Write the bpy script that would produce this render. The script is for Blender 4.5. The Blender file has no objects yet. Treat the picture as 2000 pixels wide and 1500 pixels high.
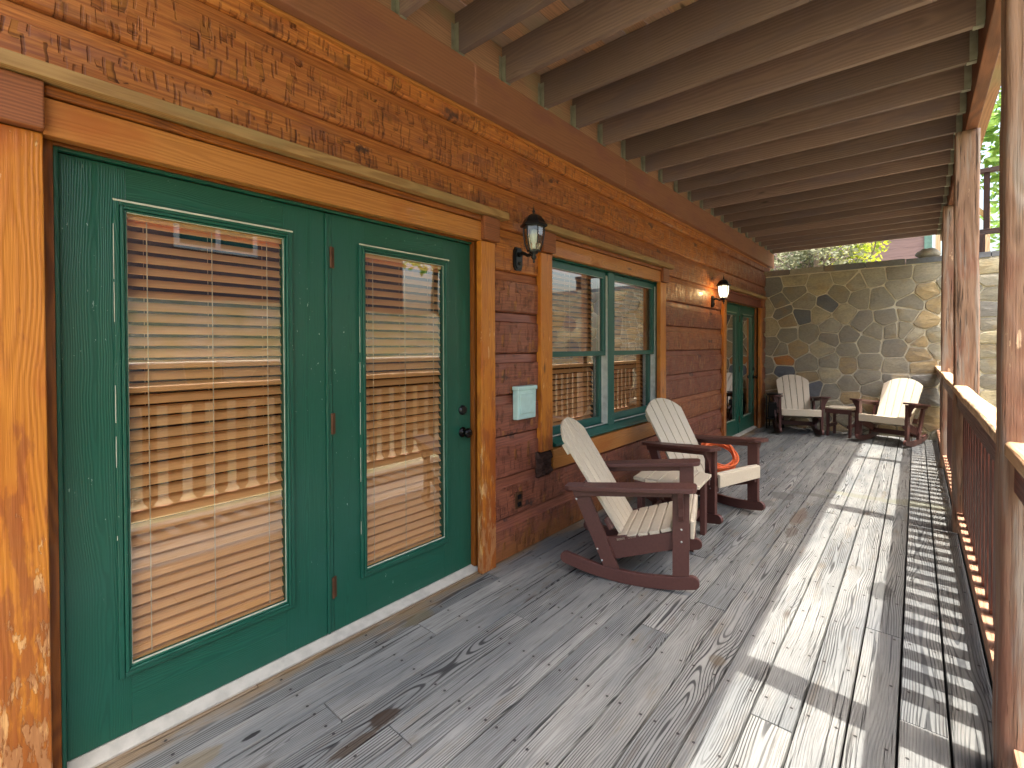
import bpy, bmesh, math, random
from mathutils import Vector, Matrix, noise
random.seed(7)
PI = math.pi
sc = bpy.context.scene
C = sc.collection

# ------------------------------------------------------------------ camera
cam_d = bpy.data.cameras.new("camera")
cam = bpy.data.objects.new("camera", cam_d); C.objects.link(cam)
yaw, pit, rol = .7089, .0127, -.0031
r0 = Vector((math.cos(yaw), math.sin(yaw), 0)); f0 = Vector((-math.sin(yaw), math.cos(yaw), 0)); u0 = Vector((0, 0, 1))
fw = f0*math.cos(pit) - u0*math.sin(pit); up = u0*math.cos(pit) + f0*math.sin(pit)
rt = r0*math.cos(rol) + up*math.sin(rol); up2 = up*math.cos(rol) - r0*math.sin(rol)
M = Matrix((rt, up2, -fw)).transposed().to_4x4(); M.translation = Vector((2.07, 0, 1.41))
cam.matrix_world = M
cam_d.sensor_width = 36; cam_d.lens = 920.76/2000*36; cam_d.shift_y = -(750-689.54)/2000
cam_d.clip_start = .02; cam_d.clip_end = 500
sc.camera = cam

# ------------------------------------------------------------------ light
SUN = Vector((1, -.07, 3.2)).normalized()
w = bpy.data.worlds.new("World"); sc.world = w; w.use_nodes = True
nt = w.node_tree; nt.nodes.clear()
sky = nt.nodes.new("ShaderNodeTexSky"); sky.sky_type = 'NISHITA'; sky.sun_disc = False
sky.sun_elevation = math.asin(SUN.z); sky.sun_rotation = math.atan2(SUN.x, SUN.y)
sky.air_density = 1.6; sky.dust_density = 10.0; sky.ozone_density = 5.0
bg = nt.nodes.new("ShaderNodeBackground"); bg.inputs[1].default_value = .15
wo = nt.nodes.new("ShaderNodeOutputWorld")
nt.links.new(sky.outputs[0], bg.inputs[0]); nt.links.new(bg.outputs[0], wo.inputs[0])
sd = bpy.data.lights.new("sun", 'SUN'); sd.energy = 2.0; sd.angle = math.radians(.5); sd.color = (1, .96, .90)
so = bpy.data.objects.new("sun", sd); C.objects.link(so)
so.rotation_euler = (-SUN).to_track_quat('-Z', 'Y').to_euler(); so.location = (6, 3, 12)
sc.view_settings.view_transform = 'Standard'; sc.view_settings.look = 'None'
sc.view_settings.exposure = 2.35; sc.view_settings.gamma = 1
sc.cycles.use_denoising = True
sc.cycles.max_bounces = 10; sc.cycles.diffuse_bounces = 6; sc.cycles.glossy_bounces = 4
sc.cycles.transparent_max_bounces = 12; sc.cycles.caustics_reflective = False; sc.cycles.caustics_refractive = False
sc.cycles.sample_clamp_indirect = 6

# ------------------------------------------------------------------ node helpers
class NT:
    def __init__(s, name):
        s.mat = bpy.data.materials.new(name); s.mat.use_nodes = True
        s.nt = s.mat.node_tree; s.nt.nodes.clear()
        s.out = s.nt.nodes.new("ShaderNodeOutputMaterial")
    def new(s, t, **k):
        n = s.nt.nodes.new(t)
        for a, b in k.items(): setattr(n, a, b)
        return n
    def put(s, sock, v):
        if isinstance(v, bpy.types.NodeSocket): s.nt.links.new(v, sock)
        elif v is not None: sock.default_value = v
    def m(s, op, a, b=None, c=None, clamp=False):
        n = s.new("ShaderNodeMath", operation=op, use_clamp=clamp)
        s.put(n.inputs[0], a)
        if b is not None: s.put(n.inputs[1], b)
        if c is not None: s.put(n.inputs[2], c)
        return n.outputs[0]
    def comb(s, x, y, z):
        n = s.new("ShaderNodeCombineXYZ")
        for i, v in enumerate((x, y, z)): s.put(n.inputs[i], v)
        return n.outputs[0]
    def sep(s, v):
        n = s.new("ShaderNodeSeparateXYZ"); s.put(n.inputs[0], v); return n.outputs
    def vm(s, op, a, b):
        n = s.new("ShaderNodeVectorMath", operation=op); s.put(n.inputs[0], a); s.put(n.inputs[1], b); return n.outputs[0]
    def noise(s, vec, scale=1, detail=2, rough=.5, dist=0):
        n = s.new("ShaderNodeTexNoise"); s.put(n.inputs['Vector'], vec)
        n.inputs['Scale'].default_value = scale; n.inputs['Detail'].default_value = detail
        n.inputs['Roughness'].default_value = rough; n.inputs['Distortion'].default_value = dist
        return n.outputs['Fac']
    def vor(s, vec, scale=1, feature='F1', metric='EUCLIDEAN', rnd=1):
        n = s.new("ShaderNodeTexVoronoi", feature=feature)
        if feature in ('F1', 'F2'): n.distance = metric
        s.put(n.inputs['Vector'], vec); n.inputs['Scale'].default_value = scale
        n.inputs['Randomness'].default_value = rnd
        return n.outputs
    def ss(s, v, a, b, lo=0., hi=1.):
        n = s.new("ShaderNodeMapRange", interpolation_type='SMOOTHSTEP')
        s.put(n.inputs[0], v)
        for i, x in enumerate((a, b, lo, hi)): n.inputs[i+1].default_value = x
        return n.outputs[0]
    def mix(s, f, a, b, mode='MIX'):
        n = s.new("ShaderNodeMix", data_type='RGBA', blend_type=mode)
        s.put(n.inputs[0], f)
        for sock, v in ((n.inputs[6], a), (n.inputs[7], b)):
            s.put(sock, (*v, 1) if isinstance(v, tuple) and len(v) == 3 else v)
        return n.outputs[2]
    def ramp(s, f, stops, interp='LINEAR'):
        n = s.new("ShaderNodeValToRGB"); s.put(n.inputs[0], f)
        cr = n.color_ramp; cr.interpolation = interp
        while len(cr.elements) < len(stops): cr.elements.new(.5)
        for e, (p, c) in zip(cr.elements, stops): e.position = p; e.color = (*c, 1)
        return n.outputs[0]
    def attr(s, name, typ='GEOMETRY'):
        n = s.new("ShaderNodeAttribute", attribute_name=name, attribute_type=typ); return n
    def bump(s, h, dist=.002, strength=1, normal=None):
        n = s.new("ShaderNodeBump"); n.inputs['Distance'].default_value = dist; n.inputs['Strength'].default_value = strength
        s.put(n.inputs['Height'], h)
        if normal is not None: s.put(n.inputs['Normal'], normal)
        return n.outputs[0]
    def bsdf(s, col, rough=.6, normal=None, spec=.5, metal=0, coat=0, **k):
        n = s.new("ShaderNodeBsdfPrincipled")
        s.put(n.inputs['Base Color'], (*col, 1) if isinstance(col, tuple) else col)
        s.put(n.inputs['Roughness'], rough); s.put(n.inputs['Metallic'], metal)
        s.put(n.inputs['Specular IOR Level'], spec); s.put(n.inputs['Coat Weight'], coat)
        if normal is not None: s.put(n.inputs['Normal'], normal)
        for a, b in k.items(): s.put(n.inputs[a.replace('_', ' ')], b)
        s.nt.links.new(n.outputs[0], s.out.inputs[0])
        return n

def hx(r, g, b):      # sRGB 0-255 -> linear
    f = lambda c: (c/255/12.92) if c/255 <= .04045 else ((c/255+.055)/1.055)**2.4
    return (f(r), f(g), f(b))

def wood_core(n, ring=.008, warp=.05, knots=.5, fib=220, slope=.05, knot_scale=1.6, fa=.022, fl=2.5):
    """solid wood field from the 'wc' attribute: returns rings, fibre, knot core, rnd, (a,b,l)"""
    wc = n.attr('wc').outputs['Vector']; rn = n.attr('rnd').outputs['Fac']
    a, b, l = n.sep(wc)
    r1 = n.m('MULTIPLY', rn, 47.3)
    sl = n.comb(r1, n.m('MULTIPLY', l, .9), n.m('MULTIPLY', rn, 13.7))
    s1 = n.noise(sl, 1, 2)
    s2 = n.noise(n.vm('ADD', sl, (17.3, 5.1, 9.2)), .8, 2)
    fine = n.noise(n.comb(n.m('ADD', n.m('MULTIPLY', a, 14), r1), n.m('MULTIPLY', b, 14), n.m('MULTIPLY', l, fl)), 1, 3, .5)
    ax = n.m('MULTIPLY', n.m('SUBTRACT', s1, .5), .12)
    bx = n.m('ADD', n.m('MULTIPLY', n.m('SUBTRACT', s2, .42), warp*2.2), n.m('MULTIPLY', n.m('SUBTRACT', rn, .4), .06))
    kv = n.vor(n.comb(n.m('ADD', n.m('MULTIPLY', a, 6*knot_scale/1.6), r1), n.m('MULTIPLY', b, 2), n.m('MULTIPLY', l, knot_scale)), 1)
    kd = kv['Distance']
    halo = n.m('MULTIPLY', n.ss(kd, .34, 0), knots)
    core = n.m('MULTIPLY', n.ss(kd, .10, .03), min(1, knots*2))
    da = n.m('SUBTRACT', a, ax); db = n.m('SUBTRACT', b, bx)
    r = n.m('SQRT', n.m('ADD', n.m('MULTIPLY', da, da), n.m('MULTIPLY', db, db)))
    r = n.m('ADD', r, n.m('MULTIPLY', n.m('SUBTRACT', fine, .5), fa))
    r = n.m('ADD', r, n.m('MULTIPLY', halo, ring*5))
    rings = n.m('MULTIPLY_ADD', n.m('SINE', n.m('MULTIPLY', r, 2*PI/ring)), .5, .5)
    fibre = n.noise(n.comb(n.m('ADD', n.m('MULTIPLY', a, fib), r1), n.m('MULTIPLY', b, fib), n.m('MULTIPLY', l, 5)), 1, 3, .6)
    return rings, fibre, core, rn, (a, b, l), halo

def wood(name, cl, cd, ring=.008, rough=.55, knots=.5, contrast=.6, bumpd=.0012, tint=.25, stain=None, spec=.4, coat=0, fibc=.35, vary=None, chips=None, end=None, cracks=False, grey=None, foot=None):
    n = NT(name)
    rings, fibre, core, rn, (a, b, l), halo = wood_core(n, ring, knots=knots)
    f = n.m('ADD', n.m('MULTIPLY', rings, contrast), n.m('MULTIPLY', n.m('SUBTRACT', fibre, .5), fibc*2), clamp=True)
    col = n.mix(f, cl, cd)
    big = n.noise(n.comb(n.m('MULTIPLY', a, 5), n.m('ADD', n.m('MULTIPLY', b, 5), n.m('MULTIPLY', rn, 9)), n.m('MULTIPLY', l, 1.7)), 1, 4, .6)
    if stain is not None:
        col = n.mix(n.ss(big, .48, .7, 0, .85), col, stain)
    v = n.m('ADD', n.m('MULTIPLY', n.m('SUBTRACT', rn, .5), tint), 1)
    hsv = n.new("ShaderNodeHueSaturation"); n.put(hsv.inputs['Color'], col); n.put(hsv.inputs['Value'], v)
    hsv.inputs['Hue'].default_value = .5
    col = hsv.outputs[0]
    if vary is not None:
        col = n.mix(n.ss(rn, .45, .9, 0, .8), col, vary)
    col = n.mix(n.m('MULTIPLY', core, .85), col, tuple(c*.22 for c in cd))
    if chips is not None:
        cn = n.noise(n.comb(n.m('MULTIPLY', a, 22), n.m('MULTIPLY', b, 22), n.m('MULTIPLY', l, 6)), 1, 5, .65)
        cm = n.ss(cn, .66, .70)
        col = n.mix(cm, col, chips)
    h = n.m('ADD', n.m('MULTIPLY', rings, .5), fibre)
    if grey is not None:
        gn = n.noise(n.comb(n.m('MULTIPLY', a, 26), n.m('MULTIPLY', b, 26), n.m('MULTIPLY', l, 1.6)), 1, 4, .6)
        col = n.mix(n.ss(gn, .5, .66, 0, .8), col, grey)
    if cracks:
        cn = n.noise(n.comb(n.m('ADD', n.m('MULTIPLY', a, 60), 3.), n.m('MULTIPLY', b, 60), n.m('MULTIPLY', l, 1.8)), 1, 4, .62)
        cm = n.ss(cn, .60, .66)
        col = n.mix(n.m('MULTIPLY', cm, .75), col, tuple(c*.3 for c in cd))
        h = n.m('SUBTRACT', h, n.m('MULTIPLY', cm, 2.2))
    if foot is not None:      # peeling finish low on the board
        pos = n.new("ShaderNodeTexCoord").outputs['Object']; z = n.sep(pos)[2]
        pn = n.noise(n.vm('MULTIPLY', pos, (30, 30, 7)), 1, 6, .68)
        pm = n.ss(n.m('ADD', pn, n.m('MULTIPLY', n.ss(z, 1.1, .0), .17)), .645, .665)
        col = n.mix(n.m('MULTIPLY', pm, .8), col, foot[0])
        pn2 = n.noise(n.vm('MULTIPLY', n.vm('ADD', pos, (3, 7, 1)), (24, 24, 5)), 1, 5, .65)
        pm2 = n.ss(n.m('ADD', pn2, n.m('MULTIPLY', n.ss(z, 1.7, .0), .24)), .58, .70)
        col = n.mix(n.m('MULTIPLY', pm2, .6), col, foot[1])
        h = n.m('SUBTRACT', h, n.m('MULTIPLY', pm, 1.5))
    n.bsdf(col, n.m('ADD', n.m('MULTIPLY', fibre, .25), rough-.12), n.bump(h, bumpd), spec, coat=coat)
    return n.mat

def plain(name, col, rough=.5, metal=0, spec=.5, bumps=0, scale=60, var=.12, coat=0):
    n = NT(name)
    tc = n.new("ShaderNodeTexCoord").outputs['Object']
    f = n.noise(tc, scale*.3, 4)
    c2 = tuple(c*(1-var*2) for c in col)
    n.bsdf(n.mix(n.ss(f, .35, .7), col, c2), n.m('ADD', n.m('MULTIPLY', f, .2), rough-.1),
           n.bump(n.noise(tc, scale, 4), .0008) if bumps else None, spec, metal, coat)
    return n.mat

MAT = {}
# ---- painted / stained woods
MAT['casing'] = wood('casing_stain', hx(194, 128, 62), hx(156, 92, 38), .011, .42, knots=.8, contrast=.45, tint=.25, stain=hx(172, 96, 40), vary=hx(182, 116, 70), coat=.15)
MAT['casing_side'] = wood('casing_side_stain', hx(202, 126, 42), hx(158, 84, 24), .011, .42, knots=.55, contrast=.4, tint=.2, stain=hx(176, 90, 30), coat=.15, foot=(hx(222, 170, 110), hx(134, 66, 34)))
MAT['jambwood'] = wood('jamb_stain', hx(150, 84, 26), hx(92, 42, 14), .010, .42, knots=.3, tint=.2, coat=.15)
MAT['redtrim'] = wood('red_trim_stain', hx(128, 66, 44), hx(84, 38, 26), .010, .5, knots=.4, tint=.3)
MAT['cornerw'] = wood('corner_block_stain', hx(146, 88, 54), hx(104, 58, 36), .010, .5, knots=.3, tint=.2)
MAT['capwood'] = wood('cap_wood', hx(172, 134, 84), hx(128, 92, 52), .012, .65, knots=.3, tint=.1, stain=hx(150, 128, 84))
MAT['ledger'] = wood('ledger_stain', hx(146, 98, 72), hx(112, 72, 56), .020, .6, knots=.12, contrast=.3, tint=.05, stain=hx(128, 82, 70), bumpd=.0006)
MAT['joist'] = wood('joist_stain', hx(124, 102, 94), hx(86, 70, 68), .016, .7, knots=.35, contrast=.45, tint=.6, stain=hx(108, 92, 94))
MAT['ceilboard'] = wood('ceiling_board', hx(196, 150, 120), hx(140, 106, 88), .014, .75, knots=.5, contrast=.5, tint=.55, stain=hx(164, 150, 118), vary=hx(130, 116, 116))
MAT['beam'] = wood('beam_stain', hx(120, 74, 50), hx(70, 42, 32), .014, .6, knots=.3, tint=.2)
MAT['post'] = wood('rough_post_wood', hx(152, 120, 98), hx(106, 76, 60), .017, .8, knots=.3, contrast=.4, bumpd=.005, tint=.1, stain=hx(136, 92, 74), chips=hx(206, 172, 140), cracks=True, fibc=.5, grey=hx(150, 138, 128))
MAT['railred'] = wood('rail_stain', hx(104, 54, 42), hx(56, 26, 21), .010, .5, knots=.3, tint=.4, bumpd=.002, stain=hx(88, 58, 48))
MAT['railfoot'] = wood('worn_rail_foot', hx(176, 132, 104), hx(128, 88, 66), .012, .7, knots=.3, tint=.1, bumpd=.002)
MAT['railcap'] = wood('rail_cap_wood', hx(206, 176, 140), hx(160, 120, 86), .012, .7, knots=.4, tint=.1, bumpd=.003, stain=hx(190, 150, 110))
MAT['rotten'] = wood('rotten_wood', hx(60, 34, 24), hx(24, 12, 10), .009, .8, knots=.8, tint=.1, bumpd=.006)
MAT['blind'] = wood('blind_slat_wood', hx(238, 176, 112), hx(222, 152, 88), .018, .35, knots=0, contrast=.3, tint=.16, bumpd=.0002, coat=.3)
MAT['farwall'] = wood('plum_siding', hx(134, 108, 104), hx(110, 86, 82), .02, .7, knots=0, contrast=.3, tint=.15)

# ---- weathered deck
DECK_STAINS = [(.536, 1.03, .035, .06, (58, 46, 36), .9), (.562, .887, .02, .09, (66, 52, 38), .8), (.246, .662, .010, .040, (22, 20, 20), .9),
    (1.342, 4.475, .05, .25, (92, 76, 62), .7), (1.36, 4.08, .04, .12, (78, 66, 54), .6), (1.12, 5.02, .10, .14, (82, 80, 76), .75), (1.34, 5.24, .2, .055, (92, 90, 84), .7),
    (1.72, 5.46, .36, .07, (116, 115, 98), .65), (2.12, 5.52, .22, .12, (112, 112, 92), .6), (1.398, 2.19, .035, .04, (96, 86, 70), .6), (1.92, 3.42, .055, .13, (44, 42, 40), .6),
    (.107, 1.54, .04, .10, (110, 96, 60), .55), (.22, .45, .05, .14, (120, 102, 66), .5), (1.06, 4.7, .06, .10, (84, 82, 78), .7), (.98, 4.35, .05, .12, (88, 80, 72), .6)]
def deck_mat():
    n = NT('weathered_deck_wood')
    rings, fibre, core, rn, (a, b, l), halo = wood_core(n, .0088, warp=.05, knots=.7, fib=240, knot_scale=1.1, fa=.014, fl=1.5)
    r1 = n.m('MULTIPLY', rn, 31)
    pos = n.new("ShaderNodeTexCoord").outputs['Object']
    late = n.ss(rings, .55, .97)
    big = n.noise(n.comb(n.m('MULTIPLY', a, 4), r1, n.m('MULTIPLY', l, 1.1)), 1, 5, .6)
    base = n.mix(n.ss(big, .3, .7), hx(110, 112, 111), hx(142, 141, 135))
    base = n.mix(n.ss(n.noise(n.comb(n.m('MULTIPLY', a, 16), r1, n.m('MULTIPLY', l, 3)), 1, 4, .6), .56, .78, 0, .55), base, hx(122, 106, 82))
    amt = n.m('MULTIPLY', late, n.ss(n.m('ADD', n.noise(n.comb(n.m('MULTIPLY', a, 10), n.m('MULTIPLY', rn, 71), n.m('MULTIPLY', l, 1.3)), 1, 3), n.m('MULTIPLY', n.m('SUBTRACT', n.m('FRACT', n.m('MULTIPLY', rn, 7.7)), .5), .35)), .36, .66, .15, .95))
    col = n.mix(amt, base, hx(52, 52, 52))
    col = n.mix(n.ss(fibre, .50, .76, 0, .6), col, hx(62, 60, 58))
    # long dark weather cracks along the grain
    cr = n.noise(n.comb(n.m('ADD', n.m('MULTIPLY', a, 90), r1), 3.3, n.m('MULTIPLY', l, 1.3)), 1, 4, .6)
    crm = n.ss(cr, .625, .665)
    col = n.mix(n.m('MULTIPLY', crm, .8), col, hx(26, 25, 25))
    fl = n.noise(n.comb(n.m('ADD', n.m('MULTIPLY', a, 42), r1), 7.7, n.m('MULTIPLY', l, 2.2)), 1, 5, .68)
    col = n.mix(n.ss(fl, .54, .70, 0, .5), col, hx(82, 76, 70))
    # scattered dark specks and rot spots
    vd = n.vor(n.vm('MULTIPLY', pos, (28, 12, 1)), 1)
    sp = n.m('MULTIPLY', n.ss(vd['Distance'], .12, .05), n.ss(n.noise(pos, .9, 2), .5, .62))
    col = n.mix(n.m('MULTIPLY', sp, .8), col, hx(52, 48, 44))
    # damp / rotted brown patches
    st = n.noise(n.vm('MULTIPLY', pos, (3.2, 1.4, 1)), 1, 6, .65)
    col = n.mix(n.ss(st, .62, .73, 0, .7), col, hx(96, 84, 70))
    st2 = n.noise(n.vm('ADD', n.vm('MULTIPLY', pos, (1.1, .5, 1)), (4.2, 8.1, 0)), 1, 4, .6)
    col = n.mix(n.ss(st2, .52, .72, 0, .45), col, hx(98, 101, 106))
    px, py, pz = n.sep(pos)
    # darker strip of boards under the rail
    rail_strip = n.ss(n.m('ADD', px, n.m('MULTIPLY', n.m('SUBTRACT', big, .5), .12)), 1.98, 2.06, 0, .08)
    col = n.mix(rail_strip, col, hx(80, 83, 84))
    # brown spilled stain by the cabin wall
    w2 = n.m('MULTIPLY', n.ss(n.m('ADD', px, n.m('MULTIPLY', n.m('SUBTRACT', st, .5), .5)), .10, .0), .6)
    col = n.mix(w2, col, hx(150, 118, 76))
    col = n.mix(n.m('MULTIPLY', core, .75), col, hx(70, 58, 46))
    fy = n.m('ABSOLUTE', n.m('SUBTRACT', n.m('FRACT', n.m('ADD', n.m('DIVIDE', py, .4064), .37)), .5))
    fr_ = n.m('MULTIPLY', fy, .4064)
    fx = n.m('ABSOLUTE', n.m('SUBTRACT', n.m('ABSOLUTE', a), .044))
    dd = n.m('SQRT', n.m('ADD', n.m('MULTIPLY', fr_, fr_), n.m('MULTIPLY', fx, fx)))
    scr = n.ss(dd, .0062, .0045)
    rust = n.m('MULTIPLY', n.ss(dd, .022, .004), .14)
    col = n.mix(rust, col, hx(84, 66, 52))
    col = n.mix(n.m('MULTIPLY', scr, .85), col, hx(40, 38, 38))
    pn = n.m('MULTIPLY', n.m('SUBTRACT', n.noise(n.vm('MULTIPLY', pos, (22, 9, 1)), 1, 5, .65), .5), 1.7)
    for (cx_, cy_, rx_, ry_, c_, k_) in DECK_STAINS:
        ex = n.m('DIVIDE', n.m('SUBTRACT', px, cx_), rx_); ey = n.m('DIVIDE', n.m('SUBTRACT', py, cy_), ry_)
        d_ = n.m('ADD', n.m('SQRT', n.m('ADD', n.m('MULTIPLY', ex, ex), n.m('MULTIPLY', ey, ey))), pn)
        col = n.mix(n.ss(d_, 1.15, .75, 0, k_), col, hx(*c_))
    v = n.new("ShaderNodeHueSaturation"); n.put(v.inputs['Color'], col)
    n.put(v.inputs['Value'], n.m('ADD', n.m('MULTIPLY', n.m('SUBTRACT', rn, .5), .2), 1))
    h = n.m('SUBTRACT', n.m('ADD', n.m('MULTIPLY', n.m('SUBTRACT', 1, late), .7), n.m('MULTIPLY', fibre, .5)), n.m('ADD', n.m('MULTIPLY', crm, 2.5), n.m('MULTIPLY', scr, 2)))
    n.bsdf(v.outputs[0], .82, n.bump(h, .0016), .25)
    return n.mat
MAT['deck'] = deck_mat()

# ---- hewn log siding
def log_mat():
    n = NT('hewn_log_stain')
    rings, fibre, core, rn, (a, b, l), halo = wood_core(n, .022, warp=.08, knots=.55, fib=120, knot_scale=1.5)
    pos = n.new("ShaderNodeTexCoord").outputs['Object']
    x, y, z = n.sep(pos)
    face = n.ss(n.m('ADD', a, n.m('MULTIPLY', n.m('SUBTRACT', n.noise(n.comb(0., n.m('MULTIPLY', l, 9), rn), 1, 2), .5), .02)), .076, .070)  # hewn face below the smooth bevel
    wv = n.m('MULTIPLY', n.m('SUBTRACT', n.noise(pos, 9, 2), .5), .05)
    q = n.comb(n.m('MULTIPLY', n.m('ADD', y, wv), 22), n.m('MULTIPLY', n.m('ADD', z, wv), 11.5), rn)
    vv = n.vor(q, 1, metric='CHEBYCHEV')
    cr, cg, cb = n.sep(vv['Color'])
    cx, cy, cz = n.sep(vv['Position'])
    qx, qy, qz = n.sep(q)
    dx = n.m('SUBTRACT', qx, cx); dy = n.m('SUBTRACT', qy, cy)
    pick = n.m('GREATER_THAN', cr, .52)
    # each axe cut: tapered facet, deep at one end with a dark stain-filled edge
    cut = n.m('MULTIPLY', pick, n.ss(n.m('MAXIMUM', n.m('ABSOLUTE', n.m('MULTIPLY', dx, 1.15)), n.m('ABSOLUTE', n.m('MULTIPLY', dy, .95))), .42, .36))
    rampv = n.m('MULTIPLY', cut, n.m('ADD', .5, n.m('MULTIPLY', n.m('SUBTRACT', dx, n.m('MULTIPLY', dy, .4)), 1.1)))
    edge = n.m('MULTIPLY', cut, n.ss(n.m('ADD', dx, n.m('MULTIPLY', n.m('SUBTRACT', cg, .5), .3)), .08, .34))
    # thin short strokes
    q2 = n.comb(n.m('MULTIPLY', n.m('ADD', y, n.m('MULTIPLY', wv, .5)), 52), n.m('MULTIPLY', z, 13), 4.4)
    v2 = n.vor(q2, 1, metric='CHEBYCHEV'); c2 = n.sep(v2['Color'])[0]
    p2 = n.sep(v2['Position']); s2 = n.sep(q2)
    dx2 = n.m('ABSOLUTE', n.m('SUBTRACT', s2[0], p2[0])); dy2 = n.m('ABSOLUTE', n.m('SUBTRACT', s2[1], p2[1]))
    stroke = n.m('MULTIPLY', n.m('GREATER_THAN', c2, .56), n.m('MULTIPLY', n.ss(dx2, .26, .12), n.ss(dy2, .42, .3)))
    dens = n.ss(n.noise(n.vm('MULTIPLY', pos, (1, 2.2, 3)), 1, 3), .30, .50, .25, 1)
    edge = n.m('MULTIPLY', n.m('MULTIPLY', edge, face), dens)
    stroke = n.m('MULTIPLY', n.m('MULTIPLY', stroke, face), dens)
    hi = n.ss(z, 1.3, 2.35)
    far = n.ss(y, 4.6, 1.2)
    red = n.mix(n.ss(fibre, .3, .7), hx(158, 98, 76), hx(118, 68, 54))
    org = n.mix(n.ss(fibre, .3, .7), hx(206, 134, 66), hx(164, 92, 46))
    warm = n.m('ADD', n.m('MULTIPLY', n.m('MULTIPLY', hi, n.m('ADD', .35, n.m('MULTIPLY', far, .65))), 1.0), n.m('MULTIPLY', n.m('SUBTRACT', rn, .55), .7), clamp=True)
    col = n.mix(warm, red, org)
    big = n.noise(n.comb(n.m('MULTIPLY', a, 9), rn, n.m('MULTIPLY', l, 2.6)), 1, 5, .6)
    col = n.mix(n.ss(big, .52, .72, 0, .6), col, hx(124, 80, 74))
    col = n.mix(n.m('MULTIPLY', n.m('MULTIPLY', n.m('GREATER_THAN', cb, .72), cut), n.m('MULTIPLY', face, .45)), col, hx(196, 132, 62))
    col = n.mix(n.m('MULTIPLY', rings, .25), col, hx(110, 60, 36))
    hcut = n.m('MULTIPLY', cut, n.ss(n.m('ABSOLUTE', n.m('SUBTRACT', dy, -.30)), .07, .02))
    col = n.mix(n.m('MULTIPLY', n.m('MULTIPLY', hcut, face), .55), col, hx(82, 44, 32))
    wide = n.noise(n.vm('MULTIPLY', pos, (1, 5, 11)), 1, 4, .6)
    col = n.mix(n.m('MULTIPLY', n.ss(wide, .56, .66), n.m('MULTIPLY', face, .4)), col, hx(104, 66, 50))
    col = n.mix(n.m('MULTIPLY', edge, n.m('ADD', .35, n.m('MULTIPLY', cb, .5))), col, hx(84, 44, 30))
    col = n.mix(n.m('MULTIPLY', stroke, n.m('MULTIPLY', c2, .52)), col, hx(88, 46, 34))
    # blackened mildew knots
    mk = n.vor(n.comb(n.m('MULTIPLY', y, 2.6), n.m('MULTIPLY', z, 5.2), 1.), 1)
    mold = n.m('MULTIPLY', n.ss(n.m('ADD', mk['Distance'], n.m('MULTIPLY', n.m('SUBTRACT', n.noise(pos, 30, 4), .5), .5)), .16, .06), .8)
    col = n.mix(mold, col, hx(62, 48, 46))
    # worn, splashed foot of the wall
    foot = n.ss(n.m('ADD', z, n.m('MULTIPLY', n.m('SUBTRACT', n.noise(pos, 14, 5, .7), .5), .5)), .24, .0)
    col = n.mix(n.m('MULTIPLY', foot, .6), col, hx(152, 98, 44))
    dep = n.m('MULTIPLY', n.m('MULTIPLY', rampv, face), -1.0)
    h = n.m('ADD', n.m('SUBTRACT', dep, n.m('MULTIPLY', stroke, .55)), n.m('ADD', n.m('MULTIPLY', fibre, .12), n.m('MULTIPLY', big, .5)))
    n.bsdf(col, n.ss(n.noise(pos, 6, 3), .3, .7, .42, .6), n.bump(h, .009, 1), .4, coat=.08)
    return n.mat
MAT['log'] = log_mat()

# ---- green door paint with embossed wood grain
def green_mat(name, c1, c2, grain=True):
    n = NT(name)
    rings, fibre, core, rn, (a, b, l), halo = wood_core(n, .006, warp=.05, knots=0, fib=160)
    col = n.mix(n.ss(rings, .55, .95, 0, .35), c1, c2)
    pos = n.new("ShaderNodeTexCoord").outputs['Object']
    chip = n.ss(n.noise(n.vm('MULTIPLY', pos, (90, 90, 40)), 1, 3, .6), .70, .72)
    zone = n.ss(n.noise(pos, 2.3, 2), .5, .6)
    col = n.mix(n.m('MULTIPLY', chip, zone), col, hx(150, 170, 156))
    col = n.mix(n.ss(n.noise(pos, 3.1, 4), .45, .75, 0, .25), col, hx(46, 92, 82))
    h = n.m('ADD', n.m('MULTIPLY', rings, .6), n.m('MULTIPLY', fibre, .8))
    n.bsdf(col, n.m('ADD', .24, n.m('MULTIPLY', fibre, .15)), n.bump(h, .0009 if grain else .0002), .5)
    return n.mat
MAT['green'] = green_mat('green_door_paint', hx(26, 86, 68), hx(14, 62, 50))
MAT['greenw'] = green_mat('green_window_paint', hx(30, 92, 82), hx(20, 72, 66), False)

MAT['cream_line'] = plain('cream_caulk', hx(206, 206, 184), .6)
MAT['thresh'] = plain('threshold_paint', hx(182, 177, 166), .45, bumps=1, var=.1)
MAT['white_track'] = plain('vinyl_track', hx(206, 208, 200), .4)
MAT['black'] = plain('black_metal', (.012, .013, .014), .32, .3, var=.1)
MAT['knobm'] = plain('dark_bronze', (.02, .019, .02), .22, .9)
MAT['hinge'] = plain('rusty_hinge', hx(104, 70, 48), .6, .5)
MAT['brown'] = plain('brown_plastic_lumber', hx(92, 58, 52), .45, spec=.4, bumps=1, scale=220, var=.05)
MAT['cream'] = plain('cream_plastic_lumber', hx(208, 194, 170), .5, spec=.35, bumps=1, scale=220, var=.03)
MAT['screw'] = plain('steel_screw', hx(225, 225, 222), .25, .6)
MAT['cord'] = plain('orange_cord', hx(252, 122, 62), .4, spec=.5, var=.03)
MAT['mint'] = plain('pale_mint_paint', hx(184, 214, 208), .5, var=.05)
MAT['steel'] = plain('galvanised_steel', hx(150, 150, 136), .5, .3, bumps=1)
MAT['string'] = plain('ladder_string', hx(224, 196, 158), .8)
MAT['dark'] = plain('dark_interior', (.015, .012, .01), .9)
MAT['trim_green'] = plain('far_green_trim', hx(96, 128, 116), .5)
MAT['winwhite'] = plain('white_window_trim', hx(206, 214, 214), .5)

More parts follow.
